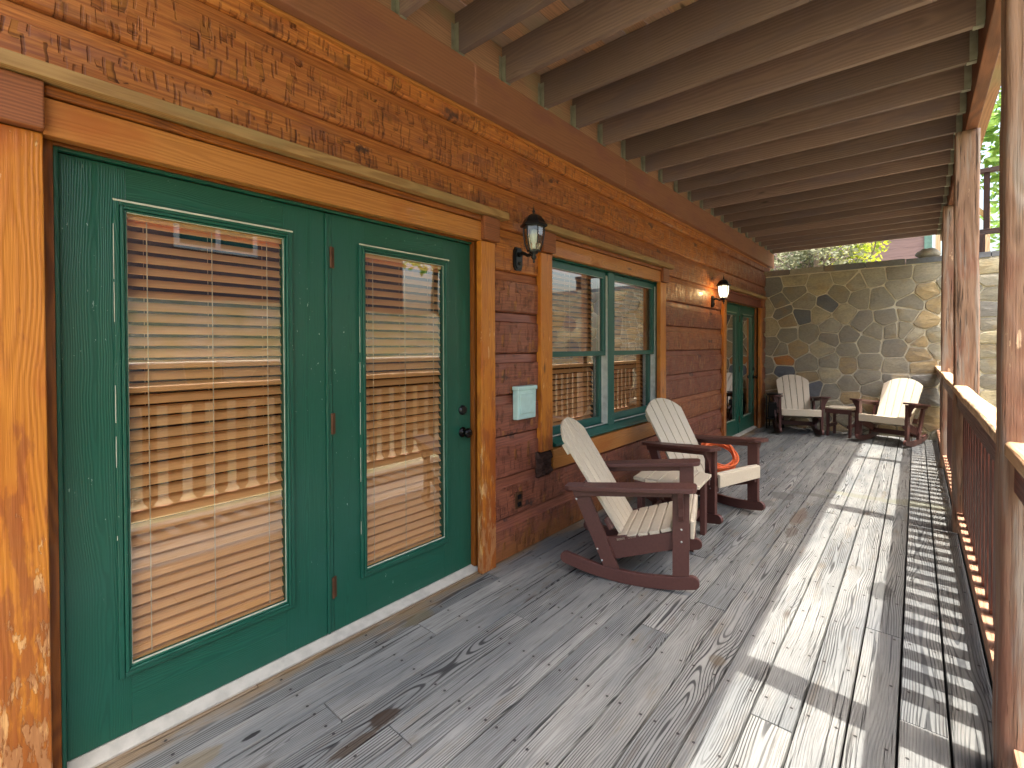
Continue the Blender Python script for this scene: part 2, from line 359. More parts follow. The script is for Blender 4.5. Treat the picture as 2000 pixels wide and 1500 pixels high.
def glass_mat():
    n = NT('window_glass')
    fr = n.new("ShaderNodeFresnel"); bf = n.new("ShaderNodeNewGeometry").outputs['Backfacing']
    n.put(fr.inputs[0], n.m('SUBTRACT', 1.55, n.m('MULTIPLY', bf, 1.55-1/1.55)))   # same reflectance seen from either side
    gl = n.new("ShaderNodeBsdfGlossy"); gl.inputs['Roughness'].default_value = .0
    tr = n.new("ShaderNodeBsdfTransparent"); tr.inputs[0].default_value = (.97, .98, .97, 1)
    mx = n.new("ShaderNodeMixShader")
    n.put(mx.inputs[0], n.m('MULTIPLY', fr.outputs[0], 4.0, clamp=True))
    n.nt.links.new(tr.outputs[0], mx.inputs[1]); n.nt.links.new(gl.outputs[0], mx.inputs[2])
    n.nt.links.new(mx.outputs[0], n.out.inputs[0])
    return n.mat
MAT['glass'] = glass_mat()

def lamp_glass(lit):
    n = NT('lantern_glass_lit' if lit else 'lantern_glass')
    if lit:
        e = n.new("ShaderNodeEmission"); e.inputs[0].default_value = (1, .88, .64, 1); e.inputs[1].default_value = .6
        tr = n.new("ShaderNodeBsdfTransparent"); ad = n.new("ShaderNodeMixShader"); ad.inputs[0].default_value = .6
        n.nt.links.new(tr.outputs[0], ad.inputs[1]); n.nt.links.new(e.outputs[0], ad.inputs[2]); n.nt.links.new(ad.outputs[0], n.out.inputs[0])
    else:
        gl = n.new("ShaderNodeBsdfGlossy"); gl.inputs['Roughness'].default_value = .08
        tr = n.new("ShaderNodeBsdfTransparent"); tr.inputs[0].default_value = (.9, .93, .88, 1)
        mx = n.new("ShaderNodeMixShader"); fr = n.new("ShaderNodeFresnel"); bf = n.new("ShaderNodeNewGeometry").outputs['Backfacing']
        n.put(fr.inputs[0], n.m('SUBTRACT', 1.5, n.m('MULTIPLY', bf, 1.5-1/1.5)))
        n.put(mx.inputs[0], n.m('MULTIPLY', fr.outputs[0], 3, clamp=True))
        n.nt.links.new(tr.outputs[0], mx.inputs[1]); n.nt.links.new(gl.outputs[0], mx.inputs[2])
        n.nt.links.new(mx.outputs[0], n.out.inputs[0])
    return n.mat
MAT['lglass'] = lamp_glass(0); MAT['lglass_lit'] = lamp_glass(1)

def stone_mat():
    n = NT('field_stone')
    rn = n.attr('rnd').outputs['Fac']
    pos = n.new("ShaderNodeTexCoord").outputs['Object']
    base = n.ramp(rn, [(0, hx(168, 160, 138)), (.16, hx(184, 176, 154)), (.32, hx(160, 152, 134)), (.46, hx(182, 172, 148)), (.58, hx(202, 188, 152)), (.68, hx(146, 142, 134)), (.78, hx(116, 120, 126)), (.86, hx(188, 164, 122)), (.93, hx(142, 128, 122)), (.98, hx(206, 136, 70))], 'CONSTANT')
    off = n.comb(n.m('MULTIPLY', rn, 40), 0., n.m('MULTIPLY', rn, 17))
    p = n.vm('ADD', pos, off)
    base = n.mix(.14, base, hx(70, 66, 62))
    f1 = n.noise(n.vm('MULTIPLY', p, (3.5, 3, 9)), 1, 6, .6)
    f2 = n.noise(n.vm('MULTIPLY', p, (30, 30, 50)), 1, 5, .65)
    col = n.mix(n.ss(f1, .4, .7, 0, .5), base, hx(132, 130, 124))
    col = n.mix(n.ss(n.noise(p, 4, 3), .55, .75, 0, .5), col, hx(168, 142, 98))
    col = n.mix(n.ss(f2, .35, .7, .0, .35), col, hx(78, 74, 68))
    n.bsdf(col, .85, n.bump(n.m('ADD', f1, n.m('MULTIPLY', f2, .4)), .012), .25)
    return n.mat
MAT['stone'] = stone_mat()
def mortar_mat():
    n = NT('tan_mortar')
    pos = n.new("ShaderNodeTexCoord").outputs['Object']
    f = n.noise(pos, 9, 6, .7)
    n.bsdf(n.mix(n.ss(f, .35, .7), hx(226, 218, 196), hx(200, 190, 168)), .9, n.bump(n.noise(pos, 60, 4), .004), .2)
    return n.mat
MAT['mortar'] = mortar_mat()

def ground_mat(name, c1, c2, c3, s=1.5):
    n = NT(name)
    pos = n.new("ShaderNodeTexCoord").outputs['Object']
    f = n.noise(pos, s, 8, .65); g = n.noise(pos, s*9, 6, .7)
    col = n.mix(n.ss(f, .35, .65), c1, c2)
    col = n.mix(n.ss(g, .5, .72, 0, .8), col, c3)
    n.bsdf(col, .95, n.bump(g, .04), .1)
    return n.mat
MAT['grass'] = ground_mat('grassy_ground', hx(150, 150, 108), hx(186, 176, 150), hx(120, 130, 76))
MAT['bank'] = ground_mat('leafy_bank', hx(170, 160, 138), hx(140, 138, 104), hx(108, 112, 76), 1.2)

def leaf_mat(name, c1, c2, trans=.35):
    n = NT(name)
    rn = n.attr('rnd').outputs['Fac']
    col = n.mix(rn, c1, c2)
    p = n.bsdf(col, .55, None, .3)
    t = n.new("ShaderNodeBsdfTranslucent"); n.put(t.inputs[0], col)
    mx = n.new("ShaderNodeMixShader"); mx.inputs[0].default_value = trans
    n.nt.links.new(p.outputs[0], mx.inputs[1]); n.nt.links.new(t.outputs[0], mx.inputs[2])
    n.nt.links.new(mx.outputs[0], n.out.inputs[0])
    return n.mat
MAT['leaf'] = leaf_mat('bright_leaves', hx(158, 186, 96), hx(104, 140, 60), .5)
MAT['leaf_y'] = leaf_mat('yellow_green_leaves', hx(196, 196, 60), hx(120, 150, 50), .45)
MAT['leaf_g'] = leaf_mat('grey_green_leaves', hx(150, 150, 118), hx(84, 92, 64), .25)
MAT['bark'] = plain('grey_bark', hx(110, 98, 86), .9, bumps=1, scale=40)

# ------------------------------------------------------------------ mesh builder
class MB:
    def __init__(s): s.v = []; s.f = []; s.wc = []; s.r = []; s.mi = []
    def add(s, vs, fs, wcs=None, r=None, mi=0, M=None):
        o = len(s.v)
        if M is not None: vs = [M @ Vector(v) for v in vs]
        s.v += [tuple(v) for v in vs]
        r = random.random() if r is None else r
        s.wc += [tuple(c) for c in (wcs if wcs is not None else vs)]
        s.r += [r]*len(vs)
        for f in fs: s.f.append(tuple(i+o for i in f)); s.mi.append(mi)
        return s
    def box(s, x0, x1, y0, y1, z0, z1, g='y', r=None, M=None, mi=0):
        vs = [(x, y, z) for x in (x0, x1) for y in (y0, y1) for z in (z0, z1)]
        fs = [(0, 1, 3, 2), (4, 6, 7, 5), (0, 4, 5, 1), (2, 3, 7, 6), (0, 2, 6, 4), (1, 5, 7, 3)]
        c = ((x0+x1)/2, (y0+y1)/2, (z0+z1)/2)
        o = random.uniform(0, 30)
        gi = 'xyz'.index(g); ot = [i for i in range(3) if i != gi]
        d = (x1-x0, y1-y0, z1-z0)
        if d[ot[0]] < d[ot[1]]: ot.reverse()
        wcs = [(v[ot[0]]-c[ot[0]], v[ot[1]]-c[ot[1]], v[gi]-c[gi]+o) for v in vs]
        return s.add(vs, fs, wcs, r, mi, M)
    def prism(s, poly, t0, t1, ax='y', M=None, r=None, mi=0, g=0):
        """poly in the plane perpendicular to ax ((x,z) for y, (y,z) for x, (x,y) for z)"""
        def P(p, t): return {'y': (p[0], t, p[1]), 'x': (t, p[0], p[1]), 'z': (p[0], p[1], t)}[ax]
        k = len(poly)
        vs = [P(p, t0) for p in poly] + [P(p, t1) for p in poly]
        fs = [tuple(range(k)), tuple(range(2*k-1, k-1, -1))] + [(i, i+k, (i+1) % k+k, (i+1) % k) for i in range(k)]
        o = random.uniform(0, 30)
        wcs = [(p[1-g]*1., t, p[g]+o) for t in (t0, t1) for p in poly]
        return s.add(vs, fs, wcs, r, mi, M)
    def tube(s, pts, rad, n=8, r=None, mi=0, cap=True, M=None):
        pts = [Vector(p) for p in pts]; vs = []; k = len(pts)
        rad = rad if isinstance(rad, (list, tuple)) else [rad]*k
        up = Vector((0, 0, 1))
        for i, p in enumerate(pts):
            t = (pts[min(i+1, k-1)]-pts[max(i-1, 0)]).normalized()
            a = t.cross(up if abs(t.z) < .95 else Vector((1, 0, 0))).normalized(); b = t.cross(a)
            vs += [p+(a*math.cos(q)+b*math.sin(q))*rad[i] for q in [2*PI*j/n for j in range(n)]]
        fs = [(i*n+j, i*n+(j+1) % n, (i+1)*n+(j+1) % n, (i+1)*n+j) for i in range(k-1) for j in range(n)]
        if cap: fs += [tuple(range(n-1, -1, -1)), tuple((k-1)*n+j for j in range(n))]
        return s.add(vs, fs, [(v.x, v.y, v.z) for v in vs], r, mi, M)
    def lathe(s, prof, c, n=24, ax='z', r=None, mi=0, rot=0, M=None):
        """prof: (radius, height) list around the axis through c"""
        vs = []
        for (q, h) in prof:
            for j in range(n):
                t = 2*PI*j/n+rot; u, v = q*math.cos(t), q*math.sin(t)
                vs.append(Vector(c)+Vector({'z': (u, v, h), 'x': (h, u, v), 'y': (u, h, v)}[ax]))
        k = len(prof)
        fs = [(i*n+j, i*n+(j+1) % n, (i+1)*n+(j+1) % n, (i+1)*n+j) for i in range(k-1) for j in range(n)]
        fs += [tuple(range(n-1, -1, -1)), tuple((k-1)*n+j for j in range(n))]
        return s.add(vs, fs, None, r, mi, M)
    def build(s, name, mat, parent=None, org=(0, 0, 0), bev=0, smooth=False, sub=0):
        me = bpy.data.meshes.new(name)
        o3 = Vector(org)
        me.from_pydata([tuple(Vector(v)-o3) for v in s.v], [], s.f)
        a = me.attributes.new('wc', 'FLOAT_VECTOR', 'POINT'); a.data.foreach_set('vector', [c for p in s.wc for c in p])
        a = me.attributes.new('rnd', 'FLOAT', 'POINT'); a.data.foreach_set('value', s.r)
        for m_ in (mat if isinstance(mat, (list, tuple)) else [mat]): me.materials.append(MAT[m_])
        me.polygons.foreach_set('material_index', s.mi)
        bm = bmesh.new(); bm.from_mesh(me); bmesh.ops.recalc_face_normals(bm, faces=bm.faces); bm.to_mesh(me); bm.free()
        if smooth: me.polygons.foreach_set('use_smooth', [True]*len(me.polygons))
        ob = bpy.data.objects.new(name, me); C.objects.link(ob)
        if parent is None: ob.location = o3
        else: ob.parent = parent
        if bev:
            b = ob.modifiers.new('bevel', 'BEVEL'); b.width = bev; b.segments = 2; b.limit_method = 'ANGLE'; b.angle_limit = math.radians(40)
            b.harden_normals = False
        return ob

def tag(o, label=None, cat=None, group=None, kind=None):
    for k, v in (('label', label), ('category', cat), ('group', group), ('kind', kind)):
        if v: o[k] = v
    return o
def empty(name, loc, label, cat, group=None, rz=0):
    o = bpy.data.objects.new(name, None); C.objects.link(o); o.location = loc; o.rotation_euler = (0, 0, rz)
    o.empty_display_size = .1
    return tag(o, label, cat, group)
def dup(root, loc, rz, label):
    def cp(o, par):
        c = o.copy(); C.objects.link(c)
        if par is not None: c.parent = par; c.matrix_parent_inverse = o.matrix_parent_inverse.copy()
        for ch in kids.get(o.name, []): cp(ch, c)
        return c
    kids = {}
    for o in list(C.objects):
        if o.parent: kids.setdefault(o.parent.name, []).append(o)
    r = cp(root, None); r.location = loc; r.rotation_euler = (0, 0, rz); r['label'] = label
    return r
def nz(p, s=1., o=0): return noise.noise(Vector(p)*s+Vector((o, o*1.7, -o)))

# ================================================================== deck floor
PIT = .1447
def deck():
    b = MB(); rr = random.Random(3)
    edges = [2.316-PIT*k for k in range(0, 18)]
    for k in range(17):
        x1 = edges[k]-.0042; x0 = max(edges[k+1]+.0042, -.055)
        if x0 > x1-.02: continue
        y = -.9-rr.uniform(0, 2)
        while y < 9.34:
            L = rr.choice([2.44, 3.05, 3.66, 3.66]); y1 = min(y+L, 9.415)
            dz = rr.uniform(-.0015, .0015)
            vs_y = [y+.0015, y1-.0015]
            b.box(x0, x1, max(vs_y[0], -.9), vs_y[1], -.034+dz, dz, 'y')
            y = y1
    for y in [-.9, .62, 4.28, 7.94]:
        b.box(2.3225, 2.435, y+.0015, min((y+3.66) if y > 0 else .62, 9.415)-.0015, -.034, -.001, 'y')
    o = b.build('deck_floor', 'deck', bev=.003); tag(o, kind='structure')
    b = MB(); b.box(-.05, 2.43, -.89, 9.40, -.050, -.040, 'y'); tag(b.build('gap_shade_sheet', 'dark'), kind='structure')  # added dark sheet below the boards, keeps the gaps looking shaded
    b = MB()
    for y in [-.7+.6*i for i in range(17)]: b.box(-.05, 2.38, y, y+.04, -.27, -.052, 'x')
    b.box(2.39, 2.43, -.9, 9.41, -.29, -.052, 'y')
    b.box(-.10, -.052, -.9, 9.41, -.29, -.036, 'y')
    tag(b.build('deck_framing', 'joist'), kind='structure')
deck()

# ================================================================== cabin
cab = empty('log_cabin', (0, 4.5, 0), 'log cabin wall of stained hewn boards with green glazed doors and a green double window', 'cabin')
CO = (0, 4.5, 0)
D1 = (.19, 2.09); D2 = (7.04, 8.94); W1 = (2.86, 4.81); WZ = (.66, 2.095); DT = 2.067
def siding():
    b = MB(); rr = random.Random(11)
    ZJ = [.268+.2745*(k-1) for k in range(0, 12)]
    ops = [(D1[0]-.03, D1[1]+.03, -1, DT+.03), (D2[0]-.03, D2[1]+.03, -1, DT+.03), (W1[0]-.03, W1[1]+.03, WZ[0]-.03, WZ[1]+.03)]
    Y0, Y1 = -1.0, 9.75
    for k in range(len(ZJ)-1):
        za, zb = ZJ[k], ZJ[k+1]
        prof = [(-.027, zb), (-.016, zb-.006), (-.006, zb-.058), (.008, zb-.066), (.010, zb-.12), (.009, za+.06), (.006, za+.010), (-.006, za+.002), (-.027, za)]
        zs = sorted({p[1] for p in prof} | {z for o in ops for z in o[2:] if za < z < zb})
        cz = (za+zb)/2
        def X(z):
            for (x1, z1), (x2, z2) in zip(prof, prof[1:]):
                if z2-1e-9 <= z <= z1+1e-9: return x1+(x2-x1)*(z1-z)/(z1-z2) if z1 != z2 else x1
            return 0
        cuts = []; y = Y0+rr.uniform(.5, 2.5)
        while y < Y1: cuts.append(y); y += rr.uniform(1.9, 3.9)
        if k == 8: cuts = [2.47, 5.9]
        bounds = [Y0]+cuts+[Y1]
        for ya, yb in zip(bounds, bounds[1:]):
            r = rr.random(); off = rr.uniform(0, 30)
            for z1, z2 in zip(zs, zs[1:]):
                if z2 < -.25 or z1 > 2.93: continue
                segs = [(ya+.0012, yb-.0012)]
                for (oa, ob_, oz0, oz1) in ops:
                    if z1 >= oz0-1e-6 and z2 <= oz1+1e-6:
                        segs = [q for (p0, p1) in segs for q in ((p0, min(p1, oa)), (max(p0, ob_), p1)) if q[1]-q[0] > .004]
                for (p0, p1) in segs:
                    m = max(1, int((p1-p0)/.5)); ys = [p0+(p1-p0)*i/m for i in range(m+1)]
                    vs = []; wcs = []
                    for yy in ys:
                        for z in (z1, z2):
                            vs.append((X(z)+.0025*nz((0, yy*1.3, z*5)), yy, z)); wcs.append((z-cz, X(z), yy+off))
                    b.add(vs, [(2*i, 2*i+2, 2*i+3, 2*i+1) for i in range(m)], wcs, r)
    b.build('wall_siding', 'log', cab, CO)
    # solid wall core behind the siding, pierced at the openings
    b = MB()
    X0, X1 = -.22, -.030
    def slab(ya, yb, z0, z1): b.box(X0, X1, ya, yb, z0, z1, 'y')
    a0, a1 = D1[0]-.03, D1[1]+.03; c0, c1 = D2[0]-.03, D2[1]+.03; w0, w1 = W1[0]-.03, W1[1]+.03
    slab(-1.0, a0, -.3, 2.1); slab(a1, w0, -.3, 2.1); slab(w1, c0, -.3, 2.1); slab(c1, 9.75, -.3, 2.1)
    slab(w0, w1, -.3, WZ[0]-.03); slab(-1.0, 9.75, 2.125, 3.6); slab(a0, a1, -.3, -.01); slab(c0, c1, -.3, -.01)
    b.build('wall_core', 'redtrim', cab, CO)
    b = MB()   # dim room behind the glass
    for (y0, y1) in ((-1, 5.2), (6.2, 9.7)):
        b.box(-2.6, -2.55, y0, y1, -.1, 2.6); b.box(-2.55, -.22, y0, y0+.04, -.1, 2.6); b.box(-2.55, -.22, y1-.04, y1, -.1, 2.6)
        b.box(-2.55, -.22, y0+.04, y1-.04, -.1, -.06); b.box(-2.55, -.22, y0+.04, y1-.04, 2.56, 2.6)
    b.build('dim_room', 'dark', cab, CO)
siding()

def ledger():
    b = MB(); b.box(.012, .080, -.9, 3.9, 2.837, 3.088, 'y'); b.box(.012, .080, 3.903, 9.72, 2.837, 3.088, 'y')
    b.build('ledger_board', 'ledger', cab, CO, bev=.004)
    b = MB(); b.box(.0, .030, -.9, 9.42, 2.818, 2.834, 'y')
    b.build('ledger_bead', 'casing', cab, CO, bev=.003)
ledger()

def casing_set(name, y0, y1, z0, ztop, left, right, capz, red=False, window=False):
    """trim round an opening y0..y1; left/right = outer edges of the side casings"""
    main = 'redtrim' if red else 'casing'
    c = MB()
    c.box(-.005, .040, left, y0-.022, z0, ztop, 'z', r=.2)
    o = c.build(name, 'casing_side', cab, CO, bev=.004)
    c = MB(); c.box(-.005, .040, y1-.008, right, z0, ztop, 'z', r=.35); c.build('side_casing', 'casing_side', o, CO, bev=.004)
    h = MB(); h.box(-.005, .041, y0-.022, y1-.008, ztop-.002, ztop+.112, 'y', r=.3); h.build('head_casing', main, o, CO, bev=.004)
    h = MB(); h.box(-.005, .052, y0-.02, y1-.01, ztop+.116, ztop+.150, 'y', r=.4); h.build('head_moulding', 'jambwood' if not red else 'redtrim', o, CO, bev=.008)
    for (a, b_) in ((left-.012, y0-.020), (y1-.010, right+.014)):
        k = MB(); k.box(-.004, .072, a, b_, ztop+.004, ztop+.148, 'y', r=.8)
        k.build('corner_block', 'cornerw', o, CO, bev=.005)
    k = MB(); k.box(-.003, .098, left-.05, right+.075, ztop+.152, ztop+.196, 'y', r=.3)
    k.build('head_cap', 'capwood', o, CO, bev=.003)
    return o
oc = casing_set('door_casing', D1[0], D1[1], .002, 2.068, .042, 2.206, 0)
oc2 = casing_set('door_casing', D2[0], D2[1], .002, 2.068, 6.90, 9.06, 0, red=True)
ow = casing_set('window_casing', W1[0]-.012, W1[1]-.045, .655, 2.085, 2.69, 4.895, 0, window=True)
k = MB(); k.box(-.005, .046, 2.83, 4.90, .508, .652, 'y', r=.25); k.build('apron_casing', 'casing', ow, CO, bev=.005)
# rotted block under the left side casing
b = MB()
vs = []; fs = []; N = 12
for i in range(N+1):
    for j in range(N+1):
        y = 2.655+.165*i/N; z = .468+.190*j/N
        ed = min(i, N-i, j, N-j)
        x = .012 if ed == 0 else .055+.022*nz((y*24, z*30, 1))-.02*(ed == 1)
        vs.append((x, y+.012*nz((z*20, 3, y*9))*(ed == 0), z+.01*nz((y*22, z*9, 7))*(ed == 0)))
fs = [(i*(N+1)+j, (i+1)*(N+1)+j, (i+1)*(N+1)+j+1, i*(N+1)+j+1) for i in range(N) for j in range(N)]
b.add(vs, fs, [(v[2]-.56, v[0], v[1]) for v in vs])
rb = b.build('rotted_corner_block', 'rotten', ow, CO); rb.modifiers.new('solid', 'SOLIDIFY').thickness = .012

def frame_bars(b, x0, x1, y0, y1, z0, z1, wl, wr, wt, wb, rnd=None):
    b.box(x0, x1, y0, y0+wl, z0, z1, 'z', rnd); b.box(x0, x1, y1-wr, y1, z0, z1, 'z', rnd)
    b.box(x0, x1, y0+wl, y1-wr, z1-wt, z1, 'y', rnd); b.box(x0, x1, y0+wl, y1-wr, z0, z0+wb, 'y', rnd)

def blind(parent, y0, y1, z0, z1, x=-.104, tilt=41, name='blind'):
    b = MB(); t = math.radians(tilt); z = z1-.035; pit = .0432; W = .0238
    dx, dz = math.cos(t)*W, math.sin(t)*W
    rr = random.Random(int(y0*97+z0*31))
    while z > z0+.02:
        e = rr.uniform(-.0015, .0015); tt = t+rr.uniform(-.035, .035); dx, dz = math.cos(tt)*W, math.sin(tt)*W
        nx, nzv = math.sin(tt)*.0014, math.cos(tt)*.0014
        # outer edge low, room edge high
        P = [(x+dx+nx, z-dz+nzv+e), (x-dx+nx, z+dz+nzv+e), (x-dx-nx, z+dz-nzv+e), (x+dx-nx, z-dz-nzv+e)]
        b.prism(P, y0+.004, y1-.004, 'y', r=rr.random(), g=0)
        z -= pit
    # grain runs along y
    b.wc = [(p[0], p[1], v[1]+p[2]) for p, v in zip([(v[0]*3, v[2], 0) for v in b.v], b.v)]
    b.box(x-.028, x+.028, y0+.002, y1-.002, z1-.030, z1-.002, 'y'); b.box(x-.022, x+.022, y0+.004, y1-.004, z0+.002, z0+.018, 'y')
    o = b.build(name, 'blind', parent, CO)
    s = MB()
    L = y1-y0
    for q in (.13, .5, .87):
        yy = y0+L*q
        s.tube([(x+.024, yy, z1-.01), (x+.024, yy, z0+.02)], .0017, 5); s.tube([(x-.027, yy, z1-.01), (x-.027, yy, z0+.02)], .0011, 5)
    s.build('ladder_string', 'string', o, CO)
    return o

def french(name, D, label=None):
    y0, y1 = D
    fr = MB()
    z1 = DT
    fr.box(-.16, -.030, y0-.026, y0+.006, .03, z1+.026, 'z'); fr.box(-.16, -.030, y1-.006, y1+.026, .03, z1+.026, 'z')
    fr.box(-.16, -.030, y0+.006, y1-.006, z1-.004, z1+.026, 'y')
    f = fr.build('door_jamb', 'jambwood', cab, CO, bev=.002)
    st = MB(); st.box(-.058, -.036, y0+.0065, y0+.018, .03, z1-.005, 'z'); st.box(-.058, -.036, y0+.018, y1-.018, z1-.016, z1-.0045, 'y')
    st.build('door_stop', 'green', f, CO, bev=.002)
    t = MB(); t.prism([(-.16, .001), (-.016, .001), (-.016, .010), (-.060, .034), (-.16, .036)], y0-.02, y1+.02, 'y', g=0)
    t.build('threshold', 'thresh', cab, CO, bev=.002)
    ym = (y0+y1)/2
    leaves = ((y0+.020, ym-.018), (ym+.016, y1-.010))
    for i, (a, c) in enumerate(leaves):
        ga, gc = a+.172 if i == 0 else a+.178, c-.192 if i == 0 else c-.222
        zz0, zz1 = .278, 1.893
        d = MB(); frame_bars(d, -.103, -.060, a, c, .038, z1-.018, ga-a, c-gc, z1-.018-zz1, zz0-.038, .3+.2*i)
        dl = d.build('door_leaf', 'green', cab, CO, bev=.0015)
        m = MB()
        for (e, xx, wd) in ((.036, -.048, .018), (.018, -.044, .012), (.006, -.050, .008)):
            frame_bars(m, -.060, xx, ga-e, gc+e, zz0-e, zz1+e, wd-.001, wd-.001, wd-.001, wd-.001, .5)
        m.build('glass_moulding', 'green', dl, CO, bev=.003)
        q = MB(); q.box(-.0475, -.0455, ga-.037, gc+.037, zz1+.031, zz1+.0375, 'y')
        rr = random.Random(5+i+int(y0)); z = zz0-.03
        while z < zz1:
            L = rr.uniform(.01, .22)
            if rr.random() < .55: q.box(-.0485, -.0465, ga-.0372, ga-.0352, z, min(z+L, zz1), 'z')
            z += L+rr.uniform(.01, .08)
        q.box(-.0565, -.0555, ga, gc, zz0, zz0+.007, 'y'); q.box(-.0565, -.0555, ga, ga+.003, zz0+.007, zz1, 'z'); q.box(-.0565, -.0555, gc-.004, gc, zz0+.007, zz1, 'z'); q.box(-.0565, -.0555, ga+.003, gc-.004, zz1-.004, zz1, 'y')
        q.build('chipped_paint_edge', 'cream_line', dl, CO)
        g = MB()
        g.add([(-.0712, ga, zz0), (-.0712, gc, zz0), (-.0712, gc, zz1), (-.0712, ga, zz1)], [(0, 1, 2, 3)])
        g.build('glass_pane', 'glass', dl, CO)
        blind(dl, ga-.01, gc+.012, zz0-.01, zz1+.01)
        if i == 1:
            for z in (.254, 1.045, 1.841):
                h = MB(); h.lathe([(.0065, -.05), (.0065, .05)], (-.052, a-.006, z), 10)
                h.box(-.0595, -.0560, a-.004, a+.012, z-.05, z+.05, 'z')
                h.build('hinge', 'hinge', dl, CO)
            yk = c-.070
            kb = MB(); kb.lathe([(.001, 0), (.032, 0), (.032, .004), (.026, .010), (.013, .014), (.011, .030), (.020, .036), (.029, .046), (.030, .056), (.024, .066), (.010, .070), (.001, .070)], (-.060, yk, .885), 24, 'x')
            kb.build('door_knob', 'knobm', dl, CO, smooth=True)
            kb = MB(); kb.lathe([(.001, 0), (.031, 0), (.031, .006), (.025, .015), (.022, .020), (.012, .021), (.001, .0205)], (-.060, yk, 1.022), 24, 'x')
            kb.box(-.0400, -.0392, yk-.002, yk+.002, 1.016, 1.028)
            kb.build('deadbolt', 'black', dl, CO, smooth=False)
    a = MB(); a.box(-.066, -.052, ym-.017, ym-.003, .04, z1-.02, 'z'); a.box(-.063, -.056, ym-.002, ym+.014, .04, z1-.02, 'z')
    a.build('astragal', 'green', cab, CO, bev=.003)
french('a', D1); french('b', D2)

def window():
    y0, y1 = W1; z0, z1 = WZ
    b = MB()
    frame_bars(b, -.15, -.022, y0-.028, y1+.028, z0-.028, z1+.028, .052, .045, .045, .03)
    b.box(-.148, -.020, 3.762, 3.868, z0+.003, z1-.018, 'z')
    b.prism([(-.148, z0+.003), (.030, z0+.003), (.030, z0+.018), (-.03, z0+.050), (-.148, z0+.062)], y0+.026, y1-.018, 'y')
    fo = b.build('window_frame', 'greenw', cab, CO, bev=.003)
    zr = 1.352
    for (ya, yb) in ((y0+.030, 3.760), (3.870, y1-.022)):
        up_ = MB(); frame_bars(up_, -.072, -.040, ya, yb-.012, zr-.02, z1-.022, .045, .045, .055, .040)
        u = up_.build('upper_sash', 'greenw', fo, CO, bev=.003)
        lo = MB(); frame_bars(lo, -.112, -.078, ya, yb-.012, z0+.064, zr+.022, .045, .045, .040, .062)
        l = lo.build('lower_sash', 'greenw', fo, CO, bev=.003)
        g = MB(); g.add([(-.058, ya+.04, zr+.01), (-.058, yb-.05, zr+.01), (-.058, yb-.05, z1-.07), (-.058, ya+.04, z1-.07)], [(0, 1, 2, 3)])
        g.build('glass_pane', 'glass', fo, CO)
        g = MB(); g.add([(-.097, ya+.04, z0+.12), (-.097, yb-.05, z0+.12), (-.097, yb-.05, zr-.01), (-.097, ya+.04, zr-.01)], [(0, 1, 2, 3)])
        g.build('glass_pane', 'glass', fo, CO)
        t = MB()
        t.box(-.118, -.030, yb-.0118, yb-.001, z0+.064, z1-.05, 'z')
        t.box(-.0275, -.0255, yb-.016, yb-.004, z0+.07, z1-.06, 'z'); t.box(-.077, -.0735, yb-.026, yb-.0122, z0+.07, zr-.022, 'z')
        t.box(-.052, -.040, ya+.01, yb-.012, z0+.0615, z0+.068, 'y')
        t.box(-.0395, -.0385, ya+.045, yb-.057, z1-.080, z1-.077, 'y')
        t.build('sash_track', 'white_track', fo, CO)
        blind(fo, ya+.035, yb-.06, z0+.06, z1-.03, -.158, 38)
window()

# ================================================================== upper deck (porch ceiling)
ud = empty('upper_deck', (1.2, 4.5, 3.1), 'brown timber deck overhead on close set joists carried by an outer beam', 'deck')
UO = (1.2, 4.5, 3.1)
b = MB(); rr = random.Random(5); x = .0
while x < 2.52:
    y = -.45
    while y < 9.7:
        L = rr.choice([2.44, 3.05, 3.66]); y1 = min(y+L, 9.72)
        gap = rr.choice([.002, .004, .009])
        b.box(x+gap/2, min(x+.140, 2.56)-gap/2, y+.002, y1-.002, 3.327, 3.362, 'y', r=rr.random()); y = y1
    x += .141
b.build('decking', 'ceilboard', ud, UO)
b = MB(); b.box(2.335, 2.402, -.45, 2.19, 3.0, 3.320, 'y'); b.box(2.335, 2.402, 2.193, 7.37, 3.0, 3.320, 'y'); b.box(2.335, 2.402, 7.373, 9.70, 3.0, 3.320, 'y')
b.build('outer_beam', 'beam', ud, UO, bev=.006)
b = MB(); b.box(.012, .046, -.45, 9.70, 3.092, 3.324, 'y')
b.build('rim_board', 'ceilboard', ud, UO)
jr = random.Random(9)
j0 = None
for k in range(-5, 20):
    yc = 1.880+.4055*k
    dz = jr.uniform(-.004, .003)
    b = MB(); b.box(.049, 2.331, yc-.019, yc+.019, 3.092+dz, 3.324, 'x')
    j = b.build('joist', 'joist', ud, UO, bev=.002)
    for (xa, s) in ((.048, 1), (2.332, -1)):
        h = MB()
        X = lambda d: xa+s*d
        for yy in (yc-.0215, yc+.0195):
            h.box(min(X(.001), X(.034)), max(X(.001), X(.034)), yy, yy+.002, 3.088, 3.262)
        h.box(min(X(.001), X(.045)), max(X(.001), X(.045)), yc-.0195, yc+.0195, 3.086+dz-.001, 3.089+dz-.001)
        for yy in (yc-.046, yc+.0215):
            h.box(min(X(.000), X(.002)), max(X(.000), X(.002)), yy, yy+.0245, 3.098, 3.262)
        h.build('joist_hanger', 'steel', j, UO)

